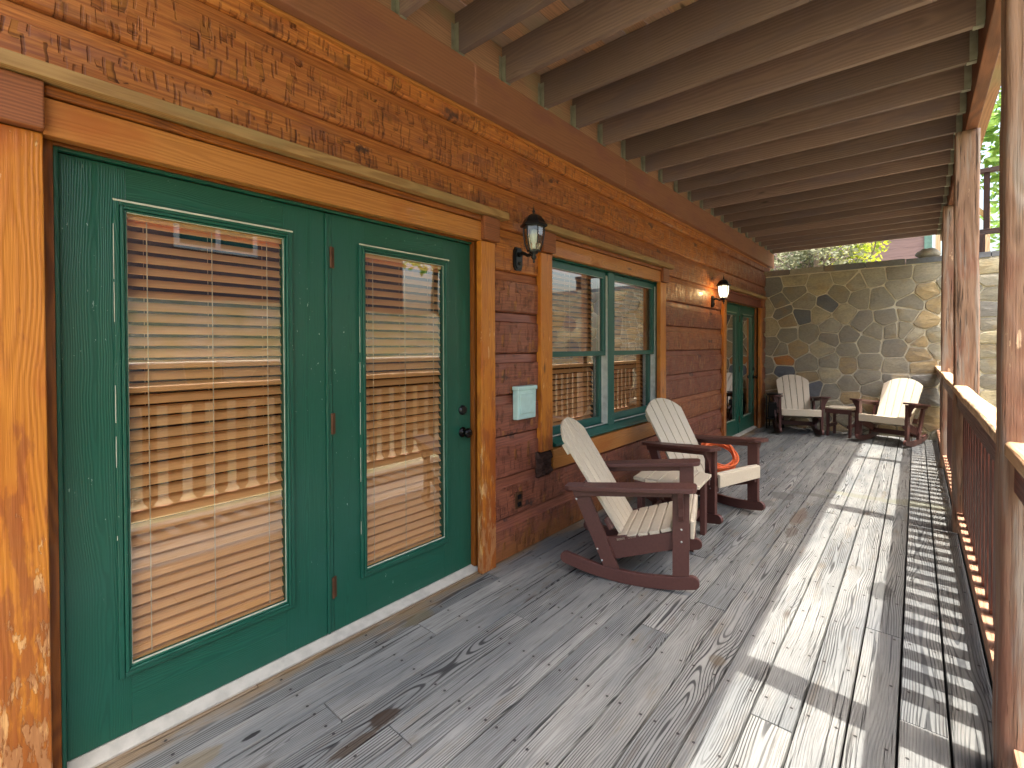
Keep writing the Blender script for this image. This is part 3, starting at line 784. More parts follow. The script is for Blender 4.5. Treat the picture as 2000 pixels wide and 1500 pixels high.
# ================================================================== posts
def rough(b, x0, x1, y0, y1, z0, z1, ax='z', amp=.010, seg=.05, rad=.022, seed=0, r=None, taper=0):
    """hewn timber: rounded rectangle section swept along ax with a wandering, dented surface"""
    if ax == 'z': A, B, L = (x0, x1), (y0, y1), (z0, z1)
    elif ax == 'y': A, B, L = (x0, x1), (z0, z1), (y0, y1)
    ca, cb = sum(A)/2, sum(B)/2; ha, hb = (A[1]-A[0])/2, (B[1]-B[0])/2
    sec = []
    rad = min(rad, ha*.8, hb*.8)
    for q, (sx, sy) in enumerate(((1, 1), (-1, 1), (-1, -1), (1, -1))):
        for t in range(4):
            an = q*PI/2+t*PI/6
            sec.append((sx*(ha-rad)+rad*math.cos(an), sy*(hb-rad)+rad*math.sin(an)))
        nx = ((-1, 1), (-1, -1), (1, -1), (1, 1))[q]
        p = sec[-1]; e = (nx[0]*(ha-rad) + (0 if q % 2 == 0 else nx[0]*rad), nx[1]*(hb-rad) + (nx[1]*rad if q % 2 == 0 else 0))
        if q % 2 == 0: e = (nx[0]*(ha-rad), nx[1]*hb)
        else: e = (nx[0]*ha, nx[1]*(hb-rad))
        for t in (.25, .5, .75): sec.append((p[0]+(e[0]-p[0])*t, p[1]+(e[1]-p[1])*t))
    n = len(sec); k = max(2, int((L[1]-L[0])/seg)); vs = []; wcs = []
    for i in range(k+1):
        l = L[0]+(L[1]-L[0])*i/k
        wa = amp*.9*nz((l*1.1, seed, 1)); wb = amp*.9*nz((l*1.1, seed, 5))
        for j, (a, c) in enumerate(sec):
            d = 1+amp*14*nz((a*16+seed, c*16, l*2.6))*.55+amp*9*nz((a*40+seed, c*40, l*7))*.35
            aa, cc = ca+a*d+wa, cb+c*d+wb
            vs.append({'z': (aa, cc, l), 'y': (aa, l, cc)}[ax]); wcs.append((a*d, c*d, l+seed*3))
    fs = [(i*n+j, i*n+(j+1) % n, (i+1)*n+(j+1) % n, (i+1)*n+j) for i in range(k) for j in range(n)]
    fs += [tuple(range(n-1, -1, -1)), tuple(k*n+j for j in range(n))]
    b.add(vs, fs, wcs, r)
posts = ((2.275, 2.415, 2.115, 2.260, 'rough timber post nearest the viewer, cut by the right edge of the picture'),
         (2.285, 2.420, 4.845, 4.990, 'rough timber post in the middle, with the wide sunlit rail cap running up to it'),
         (2.288, 2.420, 7.290, 7.430, 'thin looking rough timber post farthest away, just before the stone wall'))
for i, (a, c, d, e, lab) in enumerate(posts):
    b = MB(); rough(b, a, c, d, e, -.001, 2.998, 'z', .007, .035, .014, seed=3+i*2.3, r=.3+.2*i)
    o = b.build('porch_post', 'post', None, ((a+c)/2, (d+e)/2, 0), smooth=True)
    tag(o, lab, 'post', 'rough timber posts along the outer edge of the porch')

# ================================================================== railings
def railing(ya, yb, phase, lab, seed):
    rx = 2.34
    root = empty('porch_railing', (rx, (ya+yb)/2, 0), lab, 'railing', 'railing sections between the porch posts')
    O = (rx, (ya+yb)/2, 0)
    b = MB(); rough(b, 2.282, 2.365, ya, yb, 1.060, 1.112, 'y', .007, .04, .012, seed=seed, r=.4)
    b.build('cap_rail', 'railcap', root, O, smooth=True)
    b = MB(); b.box(2.302, 2.333, ya, yb, .955, 1.060, 'y'); b.build('sub_rail', 'railred', root, O, bev=.004)
    b = MB(); b.box(2.306, 2.368, ya, yb, .085, .158, 'y'); b.build('bottom_rail', 'railfoot', root, O, bev=.004)
    k = math.ceil((ya+.03-phase)/.1665); y = phase+k*.1665
    while y < yb-.03:
        w_ = .0465
        poly = [(y-.018, .160), (y+.018, .160), (y+w_, .205), (y+w_, 1.0), (y+.018, 1.055), (y-.018, 1.055), (y-w_, 1.0), (y-w_, .205)]
        b = MB(); b.prism(poly, 2.336, 2.366, 'x', g=1); b.build('baluster', 'railred', root, O, bev=.003)
        y += .1665
railing(-.60, 2.113, 2.614, 'dark shaded railing section nearest the viewer, in front of the closest post', 1)
railing(2.262, 4.843, 2.614, 'reddish railing section between the nearest and the middle post lit at its foot', 4)
railing(4.992, 7.288, 2.614, 'railing section between the middle and the farthest post', 8)
railing(7.432, 9.41, 2.614, 'short last railing section ending at the stone wall', 12)

# ================================================================== stone wall
def stones(bx, seeds, X0, X1, Z0, Z1, Y, inset=.0080, face=.029, ax='x'):
    def clip(poly, nx, nz_, d):
        out = []
        for i in range(len(poly)):
            p, q = poly[i], poly[(i+1) % len(poly)]
            a = p[0]*nx+p[1]*nz_-d; c = q[0]*nx+q[1]*nz_-d
            if a <= 0: out.append(p)
            if a*c < 0: t = a/(a-c); out.append((p[0]+(q[0]-p[0])*t, p[1]+(q[1]-p[1])*t))
        return out
    for i, (sx, sz, rc) in enumerate(seeds):
        poly = [(X0, Z0), (X1, Z0), (X1, Z1), (X0, Z1)]
        for j, (tx, tz, _) in enumerate(seeds):
            if i == j or abs(tx-sx) > 1.2 or abs(tz-sz) > 1.2: continue
            nx, nz_ = tx-sx, (tz-sz); L = math.hypot(nx, nz_)
            if L < 1e-4: continue
            nx /= L; nz_ /= L
            poly = clip(poly, nx, nz_, ((sx+tx)/2)*nx+((sz+tz)/2)*nz_-inset)
            if len(poly) < 3: break
        if len(poly) < 3: continue
        cx = sum(p[0] for p in poly)/len(poly); cz = sum(p[1] for p in poly)/len(poly)
        q2 = []
        for p in poly:
            if not q2 or math.hypot(p[0]-q2[-1][0], p[1]-q2[-1][1]) > .028: q2.append(p)
        if len(q2) > 3 and math.hypot(q2[0][0]-q2[-1][0], q2[0][1]-q2[-1][1]) < .028: q2.pop()
        poly = q2
        if len(poly) < 3: continue
        pl = []
        for q in range(len(poly)):
            p, n2 = poly[q], poly[(q+1) % len(poly)]
            L = math.hypot(n2[0]-p[0], n2[1]-p[1]); c = min(.16, .018/max(L, .001))
            pl += [(p[0]+(n2[0]-p[0])*c, p[1]+(n2[1]-p[1])*c), (p[0]+(n2[0]-p[0])*.5, p[1]+(n2[1]-p[1])*.5), (p[0]+(n2[0]-p[0])*(1-c), p[1]+(n2[1]-p[1])*(1-c))]
        pl = [(p[0]+.007*nz((p[0]*5, p[1]*5, 2)), p[1]+.007*nz((p[0]*5, p[1]*5, 8))) for p in pl]
        if min(max(p[0] for p in pl)-min(p[0] for p in pl), max(p[1] for p in pl)-min(p[1] for p in pl)) < .03: continue
        k = len(pl); fv = face+random.uniform(-.006, .008)
        ta, tb = random.uniform(-.03, .03), random.uniform(-.03, .03)
        def P(p, d):
            d2 = d+((p[0]-cx)*ta+(p[1]-cz)*tb if d > 0 else 0)
            return (p[0], Y-d2, p[1]) if ax == 'x' else (Y-d2, p[0], p[1])
        def sh(p, s): 
            L = math.hypot(p[0]-cx, p[1]-cz); f = max(0, 1-s/max(L, .01)); return (cx+(p[0]-cx)*f, cz+(p[1]-cz)*f)
        vs = [P(p, -.01) for p in pl]+[P(sh(p, .001), fv*.6) for p in pl]+[P(sh(p, .007), fv) for p in pl]
        mid = [P(((p[0]+cx)/2, (p[1]+cz)/2), fv+.006*nz((p[0]*7, p[1]*7, 3))+.003) for p in pl]
        vs += mid+[P((cx, cz), fv+.005)]
        fs = [(q*k+i2, q*k+(i2+1) % k, (q+1)*k+(i2+1) % k, (q+1)*k+i2) for q in range(3) for i2 in range(k)]
        fs += [(3*k+i2, 3*k+(i2+1) % k, 4*k) for i2 in range(k)]
        bx.add(vs, fs, None, rc if rc is not None else random.random()*.975, mi=0)

def stone_wall():
    F, PY = 920.76, 689.54
    Rr, Rd, Rf = rt, -up2, fw
    def onY(px, py, Y=9.42):
        d = Rr*((px-1000)/F)+Rd*((py-PY)/F)+Rf; t = Y/d.y
        return (2.07+d.x*t, 1.41+d.z*t)
    cc = [(395,440,.78),(535,398,.68),(690,425,.68),(850,378,.68),(905,415,.3),(1015,370,.32),(1175,342,.46),(1180,445,.32),(1345,350,.58),(535,470,.0),(440,535,.78),(372,570,.68),(600,540,.32),(735,545,.79),(815,480,.0),(935,510,.16),(1060,510,.16),(1255,545,.46),(1360,470,.87),(1410,540,.93),(460,595,.78),(590,612,.79),(690,605,.68),(760,685,.32),(845,605,.68),(950,650,.33),(1095,632,.46),(1240,605,.58),(1325,640,.93),(390,685,.68),(492,648,.87),(495,730,.16),(620,720,.0),(860,738,.46),(752,757,.46),(1030,705,.16),(1130,705,.0),(1200,700,.16),(1275,735,.58),(1385,745,.0),(1312,768,.93),(395,800,.0),(455,828,.16),(545,818,.93),(715,815,.68),(862,822,.16),(985,790,.16),(1150,805,.46),(1300,850,.87),(1408,812,.0),(372,920,.16),(465,888,.99),(463,950,.79),(610,910,.16),(758,897,.0),(860,910,.87),(985,898,.16),(1158,932,.58),(1320,935,.93),(752,972,.68),(975,988,.16),(622,998,.87),(400,1020,.87),(865,1038,.0),(1015,1065,.16),(645,1050,.79),(765,1080,.16),(870,1112,.87),(1000,1150,.93),(420,1110,.93),(790,1180,.68),(842,1245,.58),(560,1260,.87),(620,1180,.16),(700,1230,.0),(1330,1010,.78),(1130,1112,.16),(1160,1000,.46),(1000,1260,.16),(1100,1300,.87),(1350,1100,.78),(1250,1200,.68),(1345,1230,.93),(1200,1080,.0),(480,1200,.68),(390,1220,.93),(900,1190,.0),(930,1300,.16),(800,1310,.87),(1230,1300,.93),(680,1310,.16),
          (1710,320,.68),(1712,400,.32),(1715,480,.0),(1700,570,.78),(1700,680,.46),(1715,740,.68),(1705,830,.0),(1712,920,.16),(1715,1020,.46),(1700,1110,.68),(1480,430,.16),(1560,400,.46),(1640,450,.0),(1500,560,.58),(1590,580,.16),(1520,690,.87),(1620,700,.32),(1490,820,.16),(1600,820,.0),(1510,940,.46),(1610,960,.68),(1500,1080,.16),(1620,1080,.0)]
    seeds = []
    for (a, c, r) in cc:
        x, z = onY(1380+a*.32, 420+c*.32)
        seeds.append((x, z, r))
    rr = random.Random(2)
    for gx in range(0, 9):
        for gz in range(-4, 10):
            x = 3.2+gx*.36+rr.uniform(-.1, .1)+(gz % 2)*.16; z = gz*.27+.1+rr.uniform(-.07, .07)
            if all(math.hypot(x-s[0], z-s[1]) > .2 for s in seeds): seeds.append((x, z, rr.random()*.97))
    for gx in range(0, 10):
        for z in (-.05, -.35): seeds.append((.1+gx*.33+rr.uniform(-.05, .05), z+rr.uniform(-.05, .05), rr.random()*.97))
    b = MB(); stones(b, seeds, -.06, 5.5, -1.2, 2.635, 9.432)
    # coping course
    x = -.06
    while x < 5.4:
        L = rr.uniform(.35, .62); z1 = 2.722+rr.uniform(-.012, .012)
        pl = MB()
        vs = []
        dd = rr.uniform(0, .012)
        b.box(x+.006, min(x+L, 5.5)-.006, 9.410-dd, 9.74, 2.655, z1+.02, 'x', r=rr.choice([.68, .7, .79, .32, .94]))
        x += L
    st = b
    root = empty('stone_wall', (2.6, 9.5, 0), 'tall field stone wall with raised tan mortar closing the far end of the porch', 'wall')
    O = (2.6, 9.5, 0)
    st.build('stone_facing', 'stone', root, O, bev=0)
    b = MB(); b.box(-.075, 5.52, 9.4205, 9.72, -1.3, 2.667, 'x'); b.build('mortar_core', 'mortar', root, O)
stone_wall()
b = MB(); vs = []; NU, NV = 20, 12
for i in range(NV+1):
    for j in range(NU):
        th, ph = PI*i/NV, 2*PI*j/NU
        d = Vector((math.sin(th)*math.cos(ph), math.sin(th)*math.sin(ph), math.cos(th)))
        q = 1+.22*noise.noise(d*1.6+Vector((3, 1, 7)))+.08*noise.noise(d*5)
        vs.append((2.20+d.x*.145*q, 9.55+d.y*.11*q, 2.80+d.z*.085*q))
b.add(vs, [(i*NU+j, i*NU+(j+1) % NU, (i+1)*NU+(j+1) % NU, (i+1)*NU+j) for i in range(NV) for j in range(NU)], None, .5)
o = b.build('loose_coping_stone', 'stone', None, (2.1, 9.55, 2.75), smooth=True)
tag(o, 'rounded grey rock sitting loose on the right end of the stone wall', 'rock')

# ================================================================== lanterns
def lantern(y, lit, lab):
    O = (.0, y, 2.0)
    root = empty('wall_lantern', O, lab, 'lantern', 'black lanterns on the cabin wall')
    cx = .155
    n6 = 6; rot = PI/6
    b = MB()
    pts = [(-.042, -.052), (-.026, -.078), (.026, -.078), (.042, -.052), (.042, .052), (.026, .078), (-.026, .078), (-.042, .052)]
    b.prism([(y+p[0], 2.005+p[1]) for p in pts], .008, .024, 'x'); b.prism([(y+p[0]*.8, 2.005+p[1]*.86) for p in pts], .024, .033, 'x')
    b.lathe([(.001, .033), (.013, .033), (.012, .043), (.001, .046)], (0, y, 1.972), 12, 'x')
    b.build('back_plate', 'black', root, O, bev=.002)
    b = MB()
    b.tube([(.03, y, 2.03), (.06, y, 2.040), (.085, y, 2.030), (.105, y, 2.018), (.13, y, 2.022), (cx, y, 2.04)], [.015, .014, .012, .012, .014, .018], 10)
    b.lathe([(.001, -.075), (.005, -.07), (.009, -.062), (.005, -.055), (.013, -.045), (.020, -.035), (.012, -.02), (.028, -.006), (.034, .008)], (cx, y, 2.035), 12)
    b.build('arm', 'black', root, O, smooth=True)
    # hexagonal cage: glass widens upward
    prof = [(.042, 2.045), (.058, 2.085), (.068, 2.14), (.070, 2.205)]
    g = MB(); g.lathe([(r_*.93, z) for r_, z in prof], (cx, y, 0), 6, rot=rot)
    g.f = g.f[:-2]; g.mi = g.mi[:-2]
    g.build('glass', 'lglass_lit' if lit else 'lglass', root, O)
    b = MB()
    for j in range(6):
        t = 2*PI*j/6+rot
        b.tube([(cx+r_*math.cos(t), y+r_*math.sin(t), z) for r_, z in prof], .0042, 6)
    b.lathe([(.001, 2.036), (.044, 2.036), (.046, 2.046), (.040, 2.048), (.001, 2.048)], (cx, y, 0), 6, rot=rot)
    b.build('cage', 'black', root, O)
    b = MB()
    b.lathe([(.066, 2.196), (.080, 2.196), (.092, 2.202), (.090, 2.212), (.076, 2.226), (.066, 2.246), (.050, 2.266), (.028, 2.280), (.014, 2.284), (.001, 2.284)], (cx, y, 0), 6, rot=rot)
    b.build('roof', 'black', root, O, bev=.001)
    b = MB(); b.lathe([(.001, 2.280), (.009, 2.284), (.005, 2.292), (.011, 2.300), (.006, 2.310), (.003, 2.322), (.001, 2.350)], (cx, y, 0), 10)
    b.build('finial', 'black', root, O, smooth=True)
    if not lit:
        b = MB(); b.lathe([(.001, 2.06), (.012, 2.06), (.012, 2.09), (.024, 2.12), (.030, 2.15), (.022, 2.178), (.001, 2.186)], (cx, y, 0), 14)
        b.build('bulb', 'winwhite', root, O, smooth=True)
    else:
        ld = bpy.data.lights.new('lantern_light', 'POINT'); ld.energy = 3.0; ld.color = (1, .62, .25); ld.shadow_soft_size = .03
        lo = bpy.data.objects.new('lantern_light', ld); C.objects.link(lo); lo.parent = root; lo.location = (.155-.0, -.0, .125)
lantern(2.457, False, 'black hexagonal wall lantern with unlit clear glass, between the near door and the window')
lantern(6.48, True, 'lit black wall lantern glowing warm beside the far green door')

# mint box, outlet
O = (.01, 2.5, 1.03)
root = empty('letter_box', O, 'pale mint green lidded box fixed to the log wall left of the window', 'wall box')
b = MB(); b.prism([(.011, .918), (.058, .922), (.062, 1.118), (.011, 1.118)], 2.405, 2.600, 'y'); b.build('box_body', 'mint', root, O, bev=.006)
b = MB(); b.box(.011, .068, 2.398, 2.608, 1.118, 1.146); b.build('lid', 'mint', root, O, bev=.006)
b = MB(); b.box(.0595, .0655, 2.425, 2.580, .96, 1.09); b.build('front_panel', 'mint', root, O, bev=.004)
O = (.01, 2.46, .36)
root = empty('wall_outlet', O, 'small weathered grey electrical outlet low on the log wall', 'outlet')
b = MB(); b.box(.010, .018, 2.425, 2.500, .308, .420); b.build('cover_plate', 'hinge', root, O, bev=.003)
for z in (.338, .388):
    b = MB(); b.box(.0185, .023, 2.444, 2.482, z-.016, z+.016); b.build('socket', 'black', root, O, bev=.003)

# ================================================================== rocking chairs
def rocker_poly(u0, u1, base=0, th=.074, off=0):
    zb = lambda u: .35*(u+.37)**2
    N = 18; bot = [(u0+(u1-u0)*i/N) for i in range(N+1)]
    P = [(u, zb(u)) for u in bot]
    cz = zb(u1)+th/2
    P += [(u1+th/2*math.sin(t), cz-th/2*math.cos(t)) for t in (PI/6, PI/3, PI/2, 2*PI/3, 5*PI/6)]
    P += [(u, zb(u)+th) for u in reversed(bot)]
    cz = zb(u0)+th/2
    P += [(u0-th/2*math.sin(t), cz+th/2*math.cos(t)) for t in (PI/6, PI/3, PI/2, 2*PI/3, 5*PI/6)]
    return P
def chair(loc, rz, lab):
    root = empty('rocking_chair', (*loc, 0), lab, 'rocking chair', 'brown and cream slatted rocking chairs on the deck', rz)
    B = .002
    for s in (-1, 1):
        def side(a, c): return (min(s*a, s*c), max(s*a, s*c))
        w0, w1 = side(.270, .300)
        b = MB(); b.prism(rocker_poly(-.775, -.035), w0, w1, 'y'); b.build('rocker', 'brown', root, bev=B)
        b = MB(); b.prism([(-.143, .095), (-.053, .111), (-.053, .600), (-.143, .590)], w0, w1, 'y'); fl = b.build('leg', 'brown', root, bev=B)
        b = MB(); b.prism([(-.540, .086), (-.448, .078), (-.628, .505), (-.722, .495)], w0, w1, 'y'); rl = b.build('leg', 'brown', root, bev=B)
        w2, w3 = side(.240, .2695)
        b = MB(); b.prism([(-.532, .245), (-.150, .335), (-.060, .385), (-.060, .275), (-.149, .235), (-.30, .185), (-.500, .118)], w2, w3, 'y'); sr = b.build('side_rail', 'brown', root, bev=B)
        # arm, widening forward, rounded front corner
        a0, a1 = .245, .395
        pl = [(-.775, a0+.012), (-.765, a0), (-.06, a0), (-.020, a0+.02), (-.012, a0+.05), (-.012, a1-.035), (-.030, a1-.006), (-.060, a1), (-.45, a1-.018), (-.74, a1-.045), (-.775, a1-.065)]
        vs = []
        zt = lambda u: .636+(u+.012)*.108
        k = len(pl)
        vs = [(u, s*w_, zt(u)-.026) for u, w_ in pl]+[(u, s*w_, zt(u)) for u, w_ in pl]
        b = MB(); b.add(vs, [tuple(range(k)), tuple(range(2*k-1, k-1, -1))]+[(i, i+k, (i+1) % k+k, (i+1) % k) for i in range(k)])
        arm = b.build('armrest', 'brown', root, bev=.004)
        b = MB(); b.prism([(-.725, zt(-.725)-.0265), (-.143, zt(-.143)-.0265), (-.143, zt(-.143)-.066), (-.715, zt(-.715)-.066)], *side(.3003, .322), 'y')
        b.build('arm_support', 'brown', arm, bev=B)
        # curved bracket outside the front leg
        br = [(.3005, .606), (.378, .606), (.372, .575), (.350, .540), (.332, .500), (.328, .455), (.318, .430), (.3005, .420)]
        b = MB(); b.prism([(s*p[0], p[1]) for p in br], -.110, -.082, 'x'); b.build('arm_bracket', 'brown', root, bev=B)
        for (u, z, pr_) in ((-.094, .372, fl), (-.094, .302, fl), (-.105, .575, fl), (-.575, .184, rl), (-.548, .118, rl), (-.700, .478, rl)):
            b = MB(); b.lathe([(.001, 0), (.0062, 0), (.0055, .0022), (.001, .003)] if s > 0 else [(.001, 0), (.0062, 0), (.0055, -.0022), (.001, -.003)], (u, s*(.3002 if z < .47 or z > .5 else .3222), z), 10, 'y')
            b.build('screw', 'screw', pr_)
    # seat slats
    pts = [(-.470, .232), (-.405, .254), (-.340, .276), (-.275, .299), (-.210, .322), (-.145, .346)]
    seat = None
    for (p, q) in zip(pts, pts[1:]):
        dx, dz = q[0]-p[0], q[1]-p[1]; L = math.hypot(dx, dz); ux, uz = dx/L, dz/L
        a = (p[0]+ux*.005, p[1]+uz*.005); c = (q[0]-ux*.005, q[1]-uz*.005)
        b = MB(); b.prism([a, c, (c[0]+uz*-.020*-1*-1, c[1]+.020), (a[0]-uz*.020, a[1]+.020)], -.2695, .2695, 'y'); b.build('seat_slat', 'cream', root, bev=.004)
    b = MB(); b.prism([(-.137, .372), (-.050, .402), (-.057, .424), (-.144, .394)], -.2695, .2695, 'y'); b.build('seat_slat', 'cream', root, bev=.004)
    b = MB(); b.prism([(-.0495, .315), (-.028, .315), (-.028, .415), (-.0495, .420)], -.2695, .2695, 'y'); b.build('front_apron', 'cream', root, bev=.004)
    # fanned back slats
    P0 = Vector((-.462, 0, .262)); P1 = Vector((-.880, 0, .915)); D = (P1-P0); LL = D.length; D.normalize()
    Nn = Vector((-D.z, 0, D.x))
    for i in range(5):
        pl = []
        wb, wt = .082, .090
        cb_, ct = (i-2)*(wb+.005), (i-2)*(wt+.008)
        top = []
        for t in range(7):
            ww = ct-wt/2+wt*t/6
            top.append((LL-.125*(abs(ww)/.25)**2.3-.004, ww))
        outl = [(0, cb_-wb/2), (0, cb_+wb/2)]+[(l, w_) for l, w_ in reversed(top)]
        vs = []
        for d in (0, .020):
            for (l, w_) in outl:
                p = P0+D*l+Nn*(-d); vs.append((p.x, w_, p.z))
        k = len(outl)
        b = MB(); b.add(vs, [tuple(range(k)), tuple(range(2*k-1, k-1, -1))]+[(j, j+k, (j+1) % k+k, (j+1) % k) for j in range(k)])
        b.build('back_slat', 'cream', root, bev=.003)
    for (l, hw, m_) in ((.05, .268, 'brown'), (.30, .268, 'brown'), (.56, .235, 'cream')):
        p = P0+D*l+Nn*.0005; q = P0+D*(l+.07)+Nn*.0005
        o_ = -1 if Nn.x > 0 else 1
        n2 = Vector((-abs(Nn.x), 0, -abs(Nn.z)*1.0))
        back = Vector((-D.z, 0, D.x)); back = back if back.x < 0 else -back
        pp = [(p+back*.001), (q+back*.001), (q+back*.022), (p+back*.022)]
        b = MB(); b.prism([(v.x, v.z) for v in pp], -hw, hw, 'y'); b.build('back_brace', m_, root, bev=.003)
    b = MB(); b.box(-.50, -.478, -.2695, .2695, .105, .175); b.build('stretcher', 'brown', root, bev=.003)
    return root
ch = chair((1.067, 2.955), math.atan2(.297, .955), 'nearest cream and brown rocking chair, seen side on with its cream seat slats showing')
for c_ in [o for o in C.objects if o.parent == ch]: pass
dup(ch, (1.036, 4.045, 0), math.atan2(-.305, .953), 'second rocking chair, beyond the small side table and in front of the orange cord coil')
dup(ch, (.722, 8.50, 0), math.radians(-70.7), 'left rocking chair of the far pair, against the stone wall near the far green door')
dup(ch, (1.682, 8.455, 0), math.radians(-107), 'right rocking chair of the far pair, against the stone wall beside the railing')

# ================================================================== side tables
def table(loc, rz, lab, W=.47, D=.44):
    root = empty('side_table', (*loc, 0), lab, 'side table', 'small slatted side tables between the chairs', rz)
    n = 5; w_ = W/n
    for i in range(n):
        x0 = -W/2+i*w_+.003; x1 = x0+w_-.006
        d = D/2-(.028 if i in (0, n-1) else 0)
        pl = [(x0, -d), (x1, -d), (x1, d), (x0, d)]
        if i == 0: pl = [(x0, -d), (x1, -D/2), (x1, D/2), (x0, d)]
        if i == n-1: pl = [(x0, -D/2), (x1, -d), (x1, d), (x0, D/2)]
        b = MB(); b.prism(pl, .430, .452, 'z'); b.build('top_slat', 'cream', root, bev=.003)
    lx, ly = W/2-.055, D/2-.05
    for sx in (-1, 1):
        for sy in (-1, 1):
            b = MB(); b.box(sx*lx-.018, sx*lx+.018, sy*ly-.036, sy*ly+.036, 0, .3995); b.build('leg', 'brown', root, bev=.003)
    for sy in (-1, 1):
        b = MB(); b.box(-W/2+.02, W/2-.02, sy*(ly+.0365), sy*(ly+.0365)+sy*.018, .36, .4295) if sy > 0 else b.box(-W/2+.02, W/2-.02, -ly-.0545, -ly-.0365, .36, .4295)
        b.build('apron', 'brown', root, bev=.003)
    for sx in (-1, 1):
        b = MB(); b.box(min(sx*(lx-.0185), sx*(lx-.040)), max(sx*(lx-.0185), sx*(lx-.040)), -ly-.03, ly+.03, .14, .19); b.build('stretcher', 'brown', root, bev=.003)
    return root
tb = table((.700, 3.430), math.radians(6), 'cream and brown side table between the two nearest rocking chairs')
dup(tb, (1.19, 9.0, 0), math.radians(-12), 'cream and brown side table between the far pair of rocking chairs by the stone wall').scale = (.82, .82, 1)

# ================================================================== orange cord
def cord():
    O = (.36, 5.45, 0)
    pts = []
    c = Vector((.40, 5.50, .195)); nrm = Vector((.72, -.25, .62)).normalized()
    a = nrm.cross(Vector((0, 0, 1))).normalized(); bb = nrm.cross(a).normalized()
    rr = random.Random(4); N = 19; S = 40
    for i in range(N*S):
        t = i/S; ph = 2*PI*i/S
        k1 = nz((t*.9, 1, 2)); k2 = nz((t*.9, 5, 9)); k3 = nz((t*2.1, 3, 1))
        ra = .25*(.72+.28*abs(math.sin(t*2.3)))+.06*k1+.012*nz((i*.09, 0, 0)); rb = .19*(.7+.3*abs(math.cos(t*1.7)))+.06*k2
        p = c+a*(ra*math.cos(ph)+.03*k3)+bb*(rb*math.sin(ph)+.03*k2)+nrm*(.10*nz((t*1.4, 8, 3))+.06*nz((i*.06, 7, 1)))
        p.z = max(p.z, .008+.004*rr.random()); p.x = max(p.x, .03)
        pts.append(p)
    tail = [pts[-1]+Vector((.02, -.04, -.05)), Vector((.50, 5.42, .05)), Vector((.58, 5.52, .008)), Vector((.62, 5.62, .008)), Vector((.60, 5.76, .008)), Vector((.57, 5.84, .010))]
    root = empty('extension_cord', O, 'bright orange extension cord coiled in a heap on the deck behind the second chair', 'cord')
    b = MB(); b.tube(pts+tail, .0085, 8); b.build('cable', 'cord', root, O, smooth=True)
    b = MB(); b.tube([(.572, 5.835, .012), (.556, 5.885, .014)], [.012, .016], 10); b.build('plug', 'black', root, O, smooth=True)
cord()

# black folding stand in the corner
O = (.24, 9.0, 0)
root = empty('folding_stand', O, 'black metal framed folding stand in the corner beside the far left chair', 'stand')
for dy in (-.10, .12):
    b = MB(); P = [(.14, 9.0+dy, .02), (.14, 9.0+dy, .56), (.15, 9.0+dy, .585), (.34, 9.0+dy, .585), (.35, 9.0+dy, .56), (.35, 9.0+dy, .02)]
    b.tube(P, .010, 8); b.build('frame', 'black', root, O, smooth=True)
b = MB(); b.box(.135, .355, 8.90, 9.12, .595, .610); b.build('shelf', 'black', root, O, bev=.003)
b = MB(); b.box(.135, .355, 8.90, 9.12, .17, .19); b.build('shelf', 'black', root, O, bev=.003)
b = MB(); b.box(.15, .34, 8.93, 9.09, .19, .46); b.build('bag', 'dark', root, O, bev=.02)

# ================================================================== ground and surroundings
def terrain():
    def H(x, y):
        h = -.9
        if x > 3.5: h += 3.3*max(0, min(1, (x-4.2)/4.8))**1.3
        if y > 9.5 and x < 9:
            up_ = 2.62+max(0, y-9.7)*.045
            t = max(0, min(1, (5.6-x)/1.2)); h = h*(1-t)+up_*t
        return h+.08*nz((x*.5, y*.5, 0))+.03*nz((x*2, y*2, 3))
    def sheet(name, xs, ys, mat, kind='structure', f=None, cond=None):
        b = MB(); n = len(ys)
        vs = [(x, y, H(x, y)) for x in xs for y in ys]
        fs = [(i*n+j, (i+1)*n+j, (i+1)*n+j+1, i*n+j+1) for i in range(len(xs)-1) for j in range(n-1)]
        b.add(vs, fs); o = b.build(name, mat, smooth=True); tag(o, kind=kind); return o
    def rng(a, b_, s): return [a+(b_-a)*i/int((b_-a)/s) for i in range(int((b_-a)/s)+1)]
    sheet('ground', [-200, -60]+rng(-20, -3, 6)+[-.3, 1, 2.6]+rng(3, 11, .5)+[14, 20, 60, 200], [-200, -60]+rng(-15, 9.3, .6)+[9.49], 'grass')
    sheet('hillside', [-200, -60, -20, -8]+rng(-4, 9, .35)+[12, 20, 60, 200], [9.70]+rng(9.9, 18, .35)+[24, 40, 80, 200], 'bank')
terrain()

def leaves(b, c, rad, n, size, rr, flat=1., clump=5):
    cs = [Vector((rr.gauss(0, .5)*rad[0], rr.gauss(0, .5)*rad[1], rr.gauss(0, .45)*rad[2])) for _ in range(clump)]
    for i in range(n):
        cc = rr.choice(cs)
        while True:
            d = Vector((rr.uniform(-1, 1), rr.uniform(-1, 1), rr.uniform(-1, 1)))
            if d.length < 1: break
        p = Vector(c)+cc+Vector((d.x*rad[0]*.55, d.y*rad[1]*.55, d.z*rad[2]*.5))
        s = size*rr.uniform(.6, 1.4)
        a = Vector((rr.gauss(0, 1), rr.gauss(0, 1), rr.gauss(0, .6))).normalized(); e = a.cross(Vector((rr.gauss(0, 1), rr.gauss(0, 1), rr.gauss(0, 1)))).normalized()
        b.add([p-a*s, p+e*s*.45, p+a*s, p-e*s*.45], [(0, 1, 2, 3)], None, rr.random())

